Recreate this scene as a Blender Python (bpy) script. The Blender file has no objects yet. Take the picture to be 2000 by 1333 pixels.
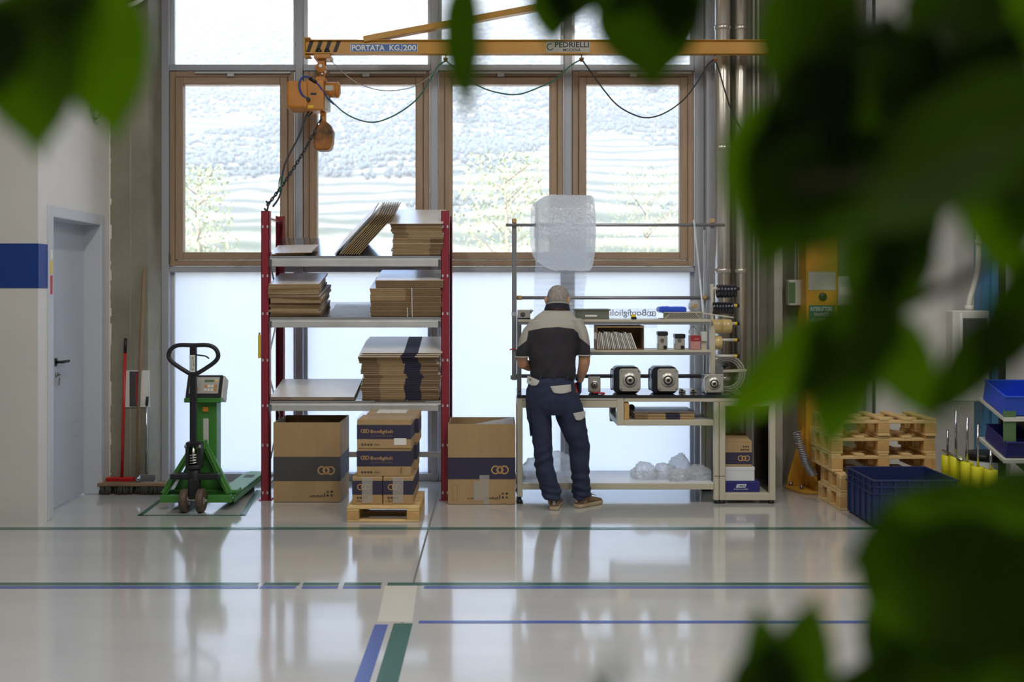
import bpy, bmesh, math, random
from mathutils import Vector, Matrix, Euler, noise
import numpy as np
random.seed(7)
sc = bpy.context.scene
COL = sc.collection
PI = math.pi

# ------------------------------------------------------------------ camera
# world: X right, Y into the hall towards the glazed wall, Z up, metres. Lens 36 mm, eye height 1.69 m
F, U0, V0, EYE = 2000.0, 966.0, 570.0, 1.69
cam_d = bpy.data.cameras.new('camera'); cam = bpy.data.objects.new('camera', cam_d); COL.objects.link(cam)
cam.location = (0, 0, EYE); cam.rotation_euler = (PI/2, 0, 0)
cam_d.sensor_width = 36; cam_d.lens = 36
cam_d.shift_x = (1000-U0)/2000; cam_d.shift_y = -(666.5-V0)/2000
cam_d.clip_start = 0.05; cam_d.clip_end = 3000
cam_d.dof.use_dof = True; cam_d.dof.focus_distance = 8.1; cam_d.dof.aperture_fstop = 2.2
sc.camera = cam
# ------------------------------------------------------------------ world, sun, exposure
w = bpy.data.worlds.new('world'); sc.world = w; w.use_nodes = True
nt = w.node_tree; bg = nt.nodes['Background']
sky = nt.nodes.new('ShaderNodeTexSky'); sky.sky_type = 'NISHITA'; sky.sun_disc = False
sky.sun_elevation = math.radians(48); sky.sun_rotation = math.radians(200); sky.altitude = 200; sky.dust_density = 3.0
nt.links.new(sky.outputs[0], bg.inputs[0]); bg.inputs[1].default_value = 0.80
sun_d = bpy.data.lights.new('sun', 'SUN'); sun = bpy.data.objects.new('sun', sun_d); COL.objects.link(sun)
sun_d.energy = 1.5; sun_d.angle = math.radians(0.6); sun_d.color = (1.0, 0.95, 0.88)
sun.rotation_euler = Euler((math.radians(56), 0, math.radians(-20)))
sun.location = (0, -20, 40)
vs = sc.view_settings; vs.view_transform = 'Standard'; vs.look = 'None'; vs.gamma = 1; vs.exposure = 0.92
vs.use_curve_mapping = False
sc.cycles.use_denoising = True
sc.cycles.max_bounces = 9; sc.cycles.diffuse_bounces = 5; sc.cycles.glossy_bounces = 4
sc.cycles.transmission_bounces = 6; sc.cycles.transparent_max_bounces = 16
sc.cycles.sample_clamp_indirect = 8.0; sc.cycles.caustics_reflective = False; sc.cycles.caustics_refractive = False

def wx(u, Y): return (u-U0)*Y/F
def wz(v, Y): return EYE-(v-V0)*Y/F
def at(u, v, Y): return Vector((wx(u, Y), Y, wz(v, Y)))

# ------------------------------------------------------------------ materials
def lin(c):
    if isinstance(c, str):
        c = c.lstrip('#'); c = [int(c[i:i+2], 16)/255 for i in (0, 2, 4)]
        c = [x/12.92 if x <= .04045 else ((x+.055)/1.055)**2.4 for x in c]
    return (c[0], c[1], c[2], 1)
MATS = {}
def mat(name, col, rough=.5, metal=0, var=0, vscale=8, bump=0, bscale=40, spec=.5, stretch=(1,1,1), coat=0, col2=None, trans=0, sub=0, alpha=1):
    m = bpy.data.materials.new(name); m.use_nodes = True; MATS[name] = m
    n = m.node_tree.nodes; l = m.node_tree.links; b = n['Principled BSDF']
    b.inputs['Base Color'].default_value = lin(col); b.inputs['Roughness'].default_value = rough
    b.inputs['Metallic'].default_value = metal; b.inputs['Specular IOR Level'].default_value = spec
    b.inputs['Coat Weight'].default_value = coat; b.inputs['Alpha'].default_value = alpha
    b.inputs['Transmission Weight'].default_value = trans
    if var or bump:
        tc = n.new('ShaderNodeTexCoord'); mp = n.new('ShaderNodeMapping'); l.new(tc.outputs['Object'], mp.inputs[0])
        mp.inputs['Scale'].default_value = stretch
    if var:
        t = n.new('ShaderNodeTexNoise'); t.inputs['Scale'].default_value = vscale; t.inputs['Detail'].default_value = 5
        l.new(mp.outputs[0], t.inputs['Vector'])
        r = n.new('ShaderNodeValToRGB'); l.new(t.outputs['Fac'], r.inputs[0])
        c = lin(col); c2 = lin(col2) if col2 else tuple(max(0, x*(1-var)) for x in c[:3])+(1,)
        c1 = c if col2 else tuple(min(1, x*(1+var*.6)) for x in c[:3])+(1,)
        r.color_ramp.elements[0].color = c2; r.color_ramp.elements[1].color = c1
        r.color_ramp.elements[0].position = .32; r.color_ramp.elements[1].position = .68
        l.new(r.outputs[0], b.inputs['Base Color'])
    if bump:
        t2 = n.new('ShaderNodeTexNoise'); t2.inputs['Scale'].default_value = bscale; t2.inputs['Detail'].default_value = 3
        l.new(mp.outputs[0], t2.inputs['Vector'])
        bp = n.new('ShaderNodeBump'); bp.inputs['Strength'].default_value = bump; bp.inputs['Distance'].default_value = .01
        l.new(t2.outputs['Fac'], bp.inputs['Height']); l.new(bp.outputs[0], b.inputs['Normal'])
    return m
def mat_glass(name, tint=(1,1,1), gloss=.06):
    m = bpy.data.materials.new(name); m.use_nodes = True; MATS[name] = m
    n = m.node_tree.nodes; l = m.node_tree.links; n.clear()
    o = n.new('ShaderNodeOutputMaterial'); t = n.new('ShaderNodeBsdfTransparent'); g = n.new('ShaderNodeBsdfGlossy'); mx = n.new('ShaderNodeMixShader')
    t.inputs[0].default_value = (*tint, 1); g.inputs['Roughness'].default_value = .02
    fr = n.new('ShaderNodeFresnel'); fr.inputs[0].default_value = 1.35
    l.new(fr.outputs[0], mx.inputs[0]); l.new(t.outputs[0], mx.inputs[1]); l.new(g.outputs[0], mx.inputs[2]); l.new(mx.outputs[0], o.inputs[0])
    return m
def mat_translucent(name, col, tr=.6, transp=0.0, rough=.35, gl=.08, bump=0, bscale=60, vor=False):
    m = bpy.data.materials.new(name); m.use_nodes = True; MATS[name] = m
    n = m.node_tree.nodes; l = m.node_tree.links; n.clear()
    o = n.new('ShaderNodeOutputMaterial'); d = n.new('ShaderNodeBsdfDiffuse'); t = n.new('ShaderNodeBsdfTranslucent'); mx = n.new('ShaderNodeMixShader')
    d.inputs[0].default_value = lin(col); t.inputs[0].default_value = lin(col); mx.inputs[0].default_value = tr
    l.new(d.outputs[0], mx.inputs[1]); l.new(t.outputs[0], mx.inputs[2]); last = mx
    g = n.new('ShaderNodeBsdfGlossy'); g.inputs['Roughness'].default_value = rough
    m2 = n.new('ShaderNodeMixShader'); m2.inputs[0].default_value = gl; l.new(last.outputs[0], m2.inputs[1]); l.new(g.outputs[0], m2.inputs[2]); last = m2
    if transp:
        tp = n.new('ShaderNodeBsdfTransparent'); m3 = n.new('ShaderNodeMixShader'); m3.inputs[0].default_value = transp
        l.new(last.outputs[0], m3.inputs[1]); l.new(tp.outputs[0], m3.inputs[2]); last = m3
    if bump:
        tc = n.new('ShaderNodeTexCoord')
        if vor:
            tx = n.new('ShaderNodeTexVoronoi'); tx.inputs['Scale'].default_value = bscale; l.new(tc.outputs['Object'], tx.inputs['Vector']); ho = tx.outputs['Distance']
        else:
            tx = n.new('ShaderNodeTexNoise'); tx.inputs['Scale'].default_value = bscale; l.new(tc.outputs['Object'], tx.inputs['Vector']); ho = tx.outputs['Fac']
        bp = n.new('ShaderNodeBump'); bp.inputs['Strength'].default_value = bump; bp.inputs['Distance'].default_value = .01
        l.new(ho, bp.inputs['Height'])
        for q in (d, t, g): l.new(bp.outputs[0], q.inputs['Normal'])
    l.new(last.outputs[0], o.inputs[0])
    return m
# name, sRGB colour
mat('paint_white', '#dcdad5', .55, bump=.05, bscale=120, var=.04, vscale=2)
mat('paint_blue', '#1d3f8c', .5, bump=.05, bscale=120)
mat('concrete', '#979283', .8, var=.3, vscale=2.2, bump=.25, bscale=25, col2='#827c6b')
mat('concrete_light', '#a39e92', .8, var=.2, vscale=4, bump=.2, bscale=30)
mat('aluminium', '#b2b5bd', .42, .1)
mat('alu_light', '#d3d6da', .35, .3)
mat('wood_frame', '#ab9179', .45, var=.12, vscale=3, stretch=(14, 14, 1), bump=.05, bscale=30)
mat('wood_frame_h', '#ab9179', .45, var=.12, vscale=3, stretch=(1, 14, 14), bump=.05, bscale=30)
mat('gasket', '#1d1e20', .6)
mat('steel_door', '#b9bfc9', .45)
mat('door_frame', '#c5c9cf', .45)
mat('black_plastic', '#17181a', .45)
mat('chrome', '#c9cac8', .2, 1)
mat('steel', '#a5a49f', .32, .9, var=.1, vscale=10)
mat('duct', '#d8d2c6', .30, .75, bump=.06, bscale=3, stretch=(3, 3, .4))
mat('galv', '#b9bcc0', .16, .95, var=.12, vscale=5, bump=.04, bscale=9)
mat('galv_beam', '#d2d3d2', .45, .45, var=.1, vscale=6)
mat('red_paint', '#94303e', .4)
mat('green_paint', '#47873b', .38, var=.06)
mat('dark_metal', '#2f2f34', .42, .3)
mat('yellow_paint', '#c9922f', .42, var=.08, vscale=4)
mat('orange_hoist', '#c27e31', .42, var=.16, vscale=6)
mat('orange_dirty', '#a86a2a', .6, var=.8, vscale=9, col2='#3a2a1a')
mat('black_paint', '#1a1a1a', .5)
mat('cardboard', '#ae9168', .8, var=.06, vscale=3, stretch=(6, 1, 1))
mat('cardboard_dark', '#8a6f4e', .85, var=.12, vscale=8)
mat('cardboard_in', '#8a6243', .85, var=.05)
mat('cardboard_glare_top', '#e0dad0', .36, var=.05, spec=.8, coat=.7); MATS['cardboard_glare_top'].node_tree.nodes['Principled BSDF'].inputs['Coat Roughness'].default_value = .3  # kraft carton tops: grazing window glare put into the pale colour
mat('board_white', '#cfccc8', .42, var=.03)
mat('navy_print', '#35324a', .7)
mat('navy_grey', '#4c4a4c', .7)
mat('tan_print', '#c59a62', .75)
mat('dark_print', '#3b332e', .75)
mat('paper', '#e8e6e0', .6)
mat('beige_metal', '#c4bda9', .42)
mat('grey_metal', '#9a9ca0', .35, .5)
mat('bench_top', '#3a3d42', .08, .4, coat=.5)
mat('shelf_white', '#dcdfe3', .35)
mat('pallet_wood', '#d9b981', .7, var=.2, vscale=3, stretch=(1.5, 9, 9), bump=.12, bscale=40)
mat('pallet_block', '#cda468', .8, var=.25, vscale=6, bump=.15, bscale=60)
mat('broom_wood', '#8d7358', .6, var=.3, vscale=5, stretch=(1, 1, .4))
mat('broom_red', '#c22222', .35)
mat('bristle', '#4a4845', .9, bump=.6, bscale=120, stretch=(3, 3, .1))
mat('rubber', '#2a2724', .7)
mat('wheel_brown', '#5a4a40', .6)
mat('blue_bin', '#2c55d6', .4)
mat('crate_blue', '#22305f', .45)
mat('yellow_cap', '#d9d322', .45)
mat('box_red', '#a3343a', .5)
mat('box_red_light', '#c08a84', .6)
mat('tape_tan', '#cdb37a', .25, coat=.3)
mat('tape_core', '#b89a68', .7)
mat('roll_black', '#1b1d2a', .2, coat=.4)
mat('olive_bin', '#6f7369', .5)
mat('blue_box', '#2a2a78', .5)
mat('sign_blue', '#2f5da6', .4)
mat('sign_green', '#2f6f6a', .5)
mat('text_white', '#e9ecec', .5)
mat('text_black', '#1d1d1d', .5)
mat('screen', '#5c7a52', .3)
mat('panel_grey', '#b6b3ad', .5)
mat('button_orange', '#d98a2a', .5)
mat('yellow_plain', '#e3c52a', .5)
mat('red_plain', '#c5263a', .5)
mat('cable_green', '#2d6a58', .5)
mat('cable_black', '#22262b', .5)
mat('cable_blue', '#2b3f8c', .5)
mat('blue_column', '#4f86ad', .4, .2)
mat('conduit', '#cfcbc2', .5)
mat('boxgrey', '#c9c9c2', .5)
mat('line_green', '#3a6459', .22)
mat('line_blue', '#4e60a0', .22)
mat('joint', '#6e6d66', .6)
mat('floor_patch', '#cbc9bf', .14)
mat('motor_black', '#20222c', .35)
mat('motor_face', '#c9c5bb', .35, .5, var=.05)
mat('skin', '#b98a6c', .55, var=.08, vscale=20)
mat('hair', '#9a938c', .9, var=.35, vscale=60, bump=.5, bscale=300)
mat('trousers', '#272f49', .9, var=.16, vscale=6, bump=.35, bscale=18)
mat('flap_grey', '#b9b8b4', .85)
mat('glove', '#2a4a68', .7)
mat('shoe', '#7d6650', .8, var=.15, vscale=20)
mat('shoe_sole', '#b5a384', .7)
mat('lamp_white', '#e8e8e4', .5)
mat_glass('pane')
mat_translucent('frosted', '#f5f6f6', .85, 0, .3, .06)
mat_translucent('bubble', '#fcfefd', .90, .30, .22, .08, bump=1.0, bscale=42, vor=True)
mat_translucent('film', '#f6f8fb', .7, .66, .2, .10, bump=.7, bscale=40)
mat_translucent('bag', '#fcfdfd', .68, .50, .18, .16, bump=1.0, bscale=30)
mat_translucent('tape_clear', '#e6dfd6', .2, .62, .15, .25)
# ---- glossy epoxy floor
m = mat('floor_epoxy', '#c0c0be', .12, var=.05, vscale=1.2, bump=.03, bscale=6, stretch=(.6, 3, 1), spec=1.0, coat=.7); m.node_tree.nodes['Principled BSDF'].inputs['Coat Roughness'].default_value = .07

# ------------------------------------------------------------------ mesh helpers
class MB:
    def __init__(s): s.v = []; s.f = []; s.m = []; s.sm = []
    def add(s, vs_, fs, mi=0, smooth=False):
        o = len(s.v); s.v += [Vector(p) for p in vs_]
        for f in fs: s.f.append([i+o for i in f]); s.m.append(mi); s.sm.append(smooth)
        return s
    def box(s, x0, x1, y0, y1, z0, z1, mi=0, M=None):
        p = [Vector((x, y, z)) for x in (x0, x1) for y in (y0, y1) for z in (z0, z1)]
        if M is not None: p = [M @ q for q in p]
        return s.add(p, [(0,1,3,2),(4,6,7,5),(0,4,5,1),(2,3,7,6),(0,2,6,4),(1,5,7,3)], mi)
    def bar(s, p0, p1, wdt, hgt, mi=0, up=(0,0,1)):
        p0 = Vector(p0); p1 = Vector(p1); d = (p1-p0); L = d.length; d.normalize(); up = Vector(up)
        if abs(d.dot(up)) > .98: up = Vector((0, 1, 0))
        x = d.cross(up).normalized(); z = x.cross(d)
        q = [p0+d*L*a+x*wdt*(b-.5)+z*hgt*(c-.5) for a in (0,1) for b in (0,1) for c in (0,1)]
        return s.add(q, [(0,1,3,2),(4,6,7,5),(0,4,5,1),(2,3,7,6),(0,2,6,4),(1,5,7,3)], mi)
    def cyl(s, p0, p1, r0, r1=None, n=14, mi=0, cap=True, smooth=True):
        r1 = r0 if r1 is None else r1
        return s.tube([p0, p1], [r0, r1], n, mi, cap, smooth)
    def tube(s, pts, r, n=8, mi=0, cap=True, smooth=True, closed=False):
        pts = [Vector(p) for p in pts]; k = len(pts)
        rs = r if isinstance(r, (list, tuple)) else [r]*k
        o = len(s.v); prev = None
        for i, p in enumerate(pts):
            a = pts[(i-1) % k] if (closed or i > 0) else p; b = pts[(i+1) % k] if (closed or i < k-1) else p
            d = (b-a).normalized()
            if prev is None:
                ref = Vector((0,0,1)) if abs(d.z) < .9 else Vector((1,0,0))
                x = d.cross(ref).normalized()
            else:
                x = (prev - d*prev.dot(d))
                x = x.normalized() if x.length > 1e-6 else d.orthogonal().normalized()
            prev = x; y = d.cross(x)
            for j in range(n):
                t = 2*PI*j/n; s.v.append(p+(x*math.cos(t)+y*math.sin(t))*rs[i])
        for i in range(k if closed else k-1):
            i2 = (i+1) % k
            for j in range(n):
                s.f.append([o+i*n+j, o+i*n+(j+1)%n, o+i2*n+(j+1)%n, o+i2*n+j]); s.m.append(mi); s.sm.append(smooth)
        if cap and not closed:
            s.f.append([o+j for j in range(n)][::-1]); s.m.append(mi); s.sm.append(False)
            s.f.append([o+(k-1)*n+j for j in range(n)]); s.m.append(mi); s.sm.append(False)
        return s
    def lathe(s, prof, c=(0,0,0), axis='z', n=24, mi=0, smooth=True):
        # prof: list of (r, h)
        c = Vector(c); o = len(s.v)
        for r, h in prof:
            for j in range(n):
                t = 2*PI*j/n; a, b = r*math.cos(t), r*math.sin(t)
                s.v.append(c+{'z': Vector((a,b,h)), 'y': Vector((a,h,b)), 'x': Vector((h,a,b))}[axis])
        for i in range(len(prof)-1):
            for j in range(n):
                s.f.append([o+i*n+j, o+i*n+(j+1)%n, o+(i+1)*n+(j+1)%n, o+(i+1)*n+j]); s.m.append(mi); s.sm.append(smooth)
        for i in (0, len(prof)-1):
            if prof[i][0] > 1e-5:
                s.f.append([o+i*n+j for j in range(n)]); s.m.append(mi); s.sm.append(False)
        return s
    def prism(s, poly, a0, a1, axis='y', mi=0):
        # poly of 2-D points; axis y: (x,z), x: (y,z), z: (x,y)
        n = len(poly)
        def P(p, a): return {'y': (p[0], a, p[1]), 'x': (a, p[0], p[1]), 'z': (p[0], p[1], a)}[axis]
        vs_ = [P(p, a0) for p in poly]+[P(p, a1) for p in poly]
        fs = [list(range(n))[::-1], list(range(n, 2*n))]+[(i, (i+1)%n, (i+1)%n+n, i+n) for i in range(n)]
        return s.add(vs_, fs, mi)
    def xf(s, M, start=0):
        for i in range(start, len(s.v)): s.v[i] = M @ s.v[i]
        return s
    def mesh(s, name, mats, fix=True):
        me = bpy.data.meshes.new(name); me.from_pydata([tuple(p) for p in s.v], [], s.f)
        for m_ in (mats if isinstance(mats, (list, tuple)) else [mats]): me.materials.append(MATS[m_] if isinstance(m_, str) else m_)
        me.polygons.foreach_set('material_index', s.m); me.polygons.foreach_set('use_smooth', s.sm)
        if fix:
            bm = bmesh.new(); bm.from_mesh(me); bmesh.ops.recalc_face_normals(bm, faces=bm.faces); bm.to_mesh(me); bm.free()
        me.update(); return me
    def build(s, name, mats, parent=None, bevel=0, world=True, seg=1, fix=True):
        """links as ONE mesh object; with world=True the vertices are world coordinates and are made local to the parent's thing"""
        me = s.mesh(name, mats, fix)
        o = bpy.data.objects.new(name, me); COL.objects.link(o)
        if parent is not None:
            o.parent = parent
            r = parent
            while r.parent: r = r.parent
            if world and r.type == 'EMPTY': me.transform(Matrix.Translation(-r.location))
        if bevel:
            b = o.modifiers.new('bevel', 'BEVEL'); b.width = bevel; b.segments = seg; b.limit_method = 'ANGLE'; b.angle_limit = math.radians(40)
        return o
def thing(name, label, cat, loc=(0,0,0), group=None, rotz=0):
    o = bpy.data.objects.new(name, None); COL.objects.link(o); o.location = loc; o.rotation_euler = (0,0,rotz)
    o.empty_display_size = .1
    o['label'] = label; o['category'] = cat
    if group: o['group'] = group
    return o
def tag(o, label, cat, group=None):
    o['label'] = label; o['category'] = cat
    if group: o['group'] = group
    return o
def struct(o): o['kind'] = 'structure'; return o
def stuff(o): o['kind'] = 'stuff'; return o
def rebase(o):
    """puts a top-level mesh's origin at its base centre"""
    me = o.data; n = len(me.vertices); a = np.empty(n*3); me.vertices.foreach_get('co', a); a = a.reshape(-1, 3)
    c = Vector(((a[:,0].min()+a[:,0].max())/2, (a[:,1].min()+a[:,1].max())/2, a[:,2].min()))
    me.transform(Matrix.Translation(-c)); o.location = o.location+c; return o
def copy_tree(o, parent=None):
    c = o.copy(); COL.objects.link(c); c.parent = parent
    for ch in o.children: copy_tree(ch, c)
    return c
def text_mb(body, width, height, M, mb=None, mi=0, bold=.0, mirror=False):
    """lettering laid in local XZ, facing -Y, lower-left at the origin, fitted to width x height, then moved by M"""
    cu = bpy.data.curves.new('txt', 'FONT'); cu.body = body; cu.size = 1; cu.offset = bold; cu.resolution_u = 3
    ob = bpy.data.objects.new('txt', cu); COL.objects.link(ob)
    bpy.context.view_layer.update()
    me = bpy.data.meshes.new_from_object(ob.evaluated_get(bpy.context.evaluated_depsgraph_get()))
    vs_ = [v.co.copy() for v in me.vertices]; fs = [list(p.vertices) for p in me.polygons]
    bpy.data.objects.remove(ob); bpy.data.curves.remove(cu); bpy.data.meshes.remove(me)
    x0 = min(v.x for v in vs_); x1 = max(v.x for v in vs_); y0 = min(v.y for v in vs_); y1 = max(v.y for v in vs_)
    q = []
    for v in vs_:
        x = (v.x-x0)/(x1-x0)*width; z = (v.y-y0)/(y1-y0)*height
        if mirror: x = width-x
        q.append(M @ Vector((x, 0, z)))
    mb = mb or MB(); mb.add(q, fs, mi); return mb
def ring(mb, cx, cz, r0, r1, a0, a1, M, n=28, mi=0):
    o = []
    for i in range(n+1):
        t = math.radians(a0+(a1-a0)*i/n)
        o += [M @ Vector((cx+r0*math.cos(t), 0, cz+r0*math.sin(t))), M @ Vector((cx+r1*math.cos(t), 0, cz+r1*math.sin(t)))]
    mb.add(o, [(2*i, 2*i+2, 2*i+3, 2*i+1) for i in range(n)], mi)
def logo_mb(wd, ht, M, mb=None, mi=0):
    """two open rings with two facing chevrons between them"""
    mb = mb or MB(); r = ht/2; t = ht*.15
    ring(mb, r, r, r-t, r, 42, 318, M, mi=mi)
    ring(mb, wd-r, r, r-t, r, -138, 138, M, mi=mi)
    cx = wd/2; a = wd*.21; g = wd*.012
    for sx in (-1, 1):
        pts = [(cx+sx*g-sx*.0, ht*1.0), (cx-sx*a*.0+sx*g, ht*.80), (cx+sx*(a-t*1.5), r), (cx+sx*g, ht*.20), (cx+sx*g, 0), (cx+sx*a*.75, ht*.24), (cx+sx*a, r), (cx+sx*a*.75, ht*.76)]
        v = [M @ Vector((p[0], 0, p[1])) for p in pts]
        mb.add(v, [(0,1,2,7),(7,2,6),(6,2,5),(5,2,3,4)], mi)
    return mb
ORD = ['first','second','third','fourth','fifth','sixth','seventh','eighth','ninth','tenth','eleventh','twelfth','thirteenth','fourteenth','fifteenth','sixteenth','seventeenth','eighteenth','nineteenth','twentieth','twenty-first','twenty-second']
def T(x, y, z): return Matrix.Translation((x, y, z))
def catmull(pts, k=6, closed=False):
    pts = [Vector(p) for p in pts]; out = []; n = len(pts)
    for i in range(n if closed else n-1):
        p0 = pts[(i-1) % n] if (closed or i > 0) else pts[0]; p1 = pts[i]; p2 = pts[(i+1) % n]; p3 = pts[(i+2) % n] if (closed or i < n-2) else pts[-1]
        for j in range(k):
            t = j/k
            out.append(.5*((2*p1)+(p2-p0)*t+(2*p0-5*p1+4*p2-p3)*t*t+(3*p1-p0-3*p2+p3)*t**3))
    if not closed: out.append(pts[-1])
    return out
# ================================================================== THE SETTING
YG = 9.16                                    # inner plane of the glazing
YC = 8.75                                    # concrete strips
# floor with painted lines as flat children
fl = struct(MB().box(-9, 9, -9, 9.3, -.2, 0).build('floor', 'floor_epoxy'))
def line(name, pts, m, z=.0015):
    """flat painted mark: a thin slab on the floor"""
    return MB().prism([(p[0], p[1]) for p in pts], 0, z, 'z').build(name, m, fl)
def gy(v): return F*EYE/(v-V0)
def hline(name, u0, u1, v0, v1, m):
    a, b = gy(v1), gy(v0); yc = (a+b)/2
    line(name, [(wx(u0, yc), a), (wx(u1, yc), a), (wx(u1, yc), b), (wx(u0, yc), b)], m)
hline('green_line', -300, 2300, 1031, 1035.5, 'line_green')
hline('green_line', -300, 505, 1139, 1144.5, 'line_green')
for a, b in ((515, 585), (592, 662), (672, 745), (757, 2300)): hline('green_line', a, b, 1139, 1144.5, 'line_green')
hline('blue_line', -300, 505, 1146, 1150.5, 'line_blue')
for a, b in ((508, 578), (590, 660), (670, 744), (828, 2300)): hline('blue_line', a, b, 1146, 1150.5, 'line_blue')
hline('blue_line', 818, 1000, 1213.5, 1218.5, 'line_blue'); hline('blue_line', 1000, 2300, 1213.5, 1218.5, 'line_blue')
xb = lambda u, v: wx(u, gy(v))
def quadline(name, q, m): line(name, [(xb(u, v), gy(v)) for u, v in q], m)
x0, x1 = xb(732, 1221), xb(758, 1221); line('blue_line', [(x0, 3.0), (x1, 3.0), (x1, gy(1221)), (x0, gy(1221))], 'line_blue')
x0, x1 = xb(769, 1219), xb(806, 1219); line('green_line', [(x0, 3.0), (x1, 3.0), (x1, gy(1219)), (x0, gy(1219))], 'line_green')
quadline('repair_patch', [(737, 1216), (805, 1216), (815, 1145), (752, 1145)], 'floor_patch')
xj = xb(835, 1040); line('floor_joint', [(xj-.006, 2.5), (xj+.006, 2.5), (xj+.006, 9.1), (xj-.006, 9.1)], 'joint', .001)
# pallet truck bay
for q in ([(270, 1006.5), (478, 1006.5), (480, 1008.5), (268, 1008.5)], [(268, 1008), (278, 1008), (322, 975), (314, 975)], [(468, 1008), (480, 1008), (508, 958), (500, 958)]):
    quadline('bay_line', q, 'line_green')

# left: plaster front face + side wall with the door, blue stripe
XL = -3.29; YW = 7.38; HC = 6.6
lw = struct(MB().box(-9, XL, YW, YW+.1, 0, HC).build('wall_front_left', 'paint_white'))
MB().box(-9, XL+.002, YW-.003, YW, 1.716, 2.037).build('stripe', 'paint_blue', lw)
ys0, ys1 = 7.53, 8.62                        # door frame outer
dz = 2.33
sw = MB()
sw.box(XL-.2, XL, YW+.1, ys0+.03, 0, HC); sw.box(XL-.2, XL, ys1-.03, YC, 0, HC); sw.box(XL-.2, XL, ys0+.03, ys1-.03, dz-.03, HC)
lw2 = struct(sw.build('wall_left', 'paint_white'))
MB().box(XL, XL+.003, YW-.003, ys0, 1.716, 2.037).build('stripe', 'paint_blue', lw2)
# door
dr = struct(thing('door_1', 'a', 'b', (XL, 8.05, 0)));  del dr['label'], dr['category']
fw = .085
d = MB(); X0, X1 = XL-.14, XL+.012
d.box(X0, X1, ys0, ys0+fw, 0, dz); d.box(X0, X1, ys1-fw, ys1, 0, dz); d.box(X0, X1, ys0+fw, ys1-fw, dz-fw, dz)
d.build('door_frame', 'door_frame', dr, .004)
d = MB(); d.box(XL-.18, XL-.135, ys0+fw, ys1-fw, .008, dz-fw)
leaf = d.build('door_leaf', 'steel_door', dr, .003)
MB().box(XL-.139, XL-.120, ys0+fw, ys0+fw+.02, 0, dz-fw).build('rebate', 'aluminium', dr)
d = MB(); hy = 7.99; hz = 1.14
d.cyl((XL-.135, hy, hz), (XL-.085, hy, hz), .011); d.cyl((XL-.085, hy-.01, hz), (XL-.085, hy+.125, hz), .011); d.box(XL-.136, XL-.130, hy-.02, hy+.02, hz-.03, hz+.03)
d.build('door_handle', 'black_plastic', leaf)
d = MB(); d.cyl((XL-.135, hy+.01, hz-.10), (XL-.122, hy+.01, hz-.10), .02); d.box(XL-.122, XL-.10, hy+.008, hy+.012, hz-.105, hz-.095)
d.box(XL-.112, XL-.108, hy, hy+.02, hz-.18, hz-.12)
d.build('door_lock', 'steel', leaf)
for i, (z0, z1, mm) in enumerate(((1.93, 2.0, 'paper'), (1.82, 1.92, 'yellow_plain'), (1.67, 1.81, 'red_plain'))):
    MB().box(XL+.0125, XL+.0135, ys0+.025, ys0+.062, z0, z1).build('sticker', mm, dr)
d = MB(); d.box(XL-.135, XL-.1335, 8.31, 8.44, .62, .64); d.box(XL-.135, XL-.1335, 8.34, 8.44, .50, .515)
d.build('scuff_mark', 'aluminium', leaf)

# concrete strip left of the glazing
XC = wx(289, YC)
cw = struct(MB().box(XL-.2, XC, YC, YG+.3, 0, HC).build('wall_concrete_left', 'concrete'))
MB().box(wx(255, YC)-.004, wx(255, YC)+.004, YC-.003, YC, 0, HC).build('formwork_seam', 'concrete_light', cw)
# lumpy plaster edge between white wall and concrete
d = MB(); rnd = random.Random(3)
zz_ = 0
while zz_ < 4.4:
    st__ = rnd.uniform(.015, .08); d.box(XL, XL+.006+.012*rnd.random()**2, YC-.005, YC, zz_, zz_+st__); zz_ += st__
d.build('plaster_edge', 'paint_white', cw)

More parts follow.
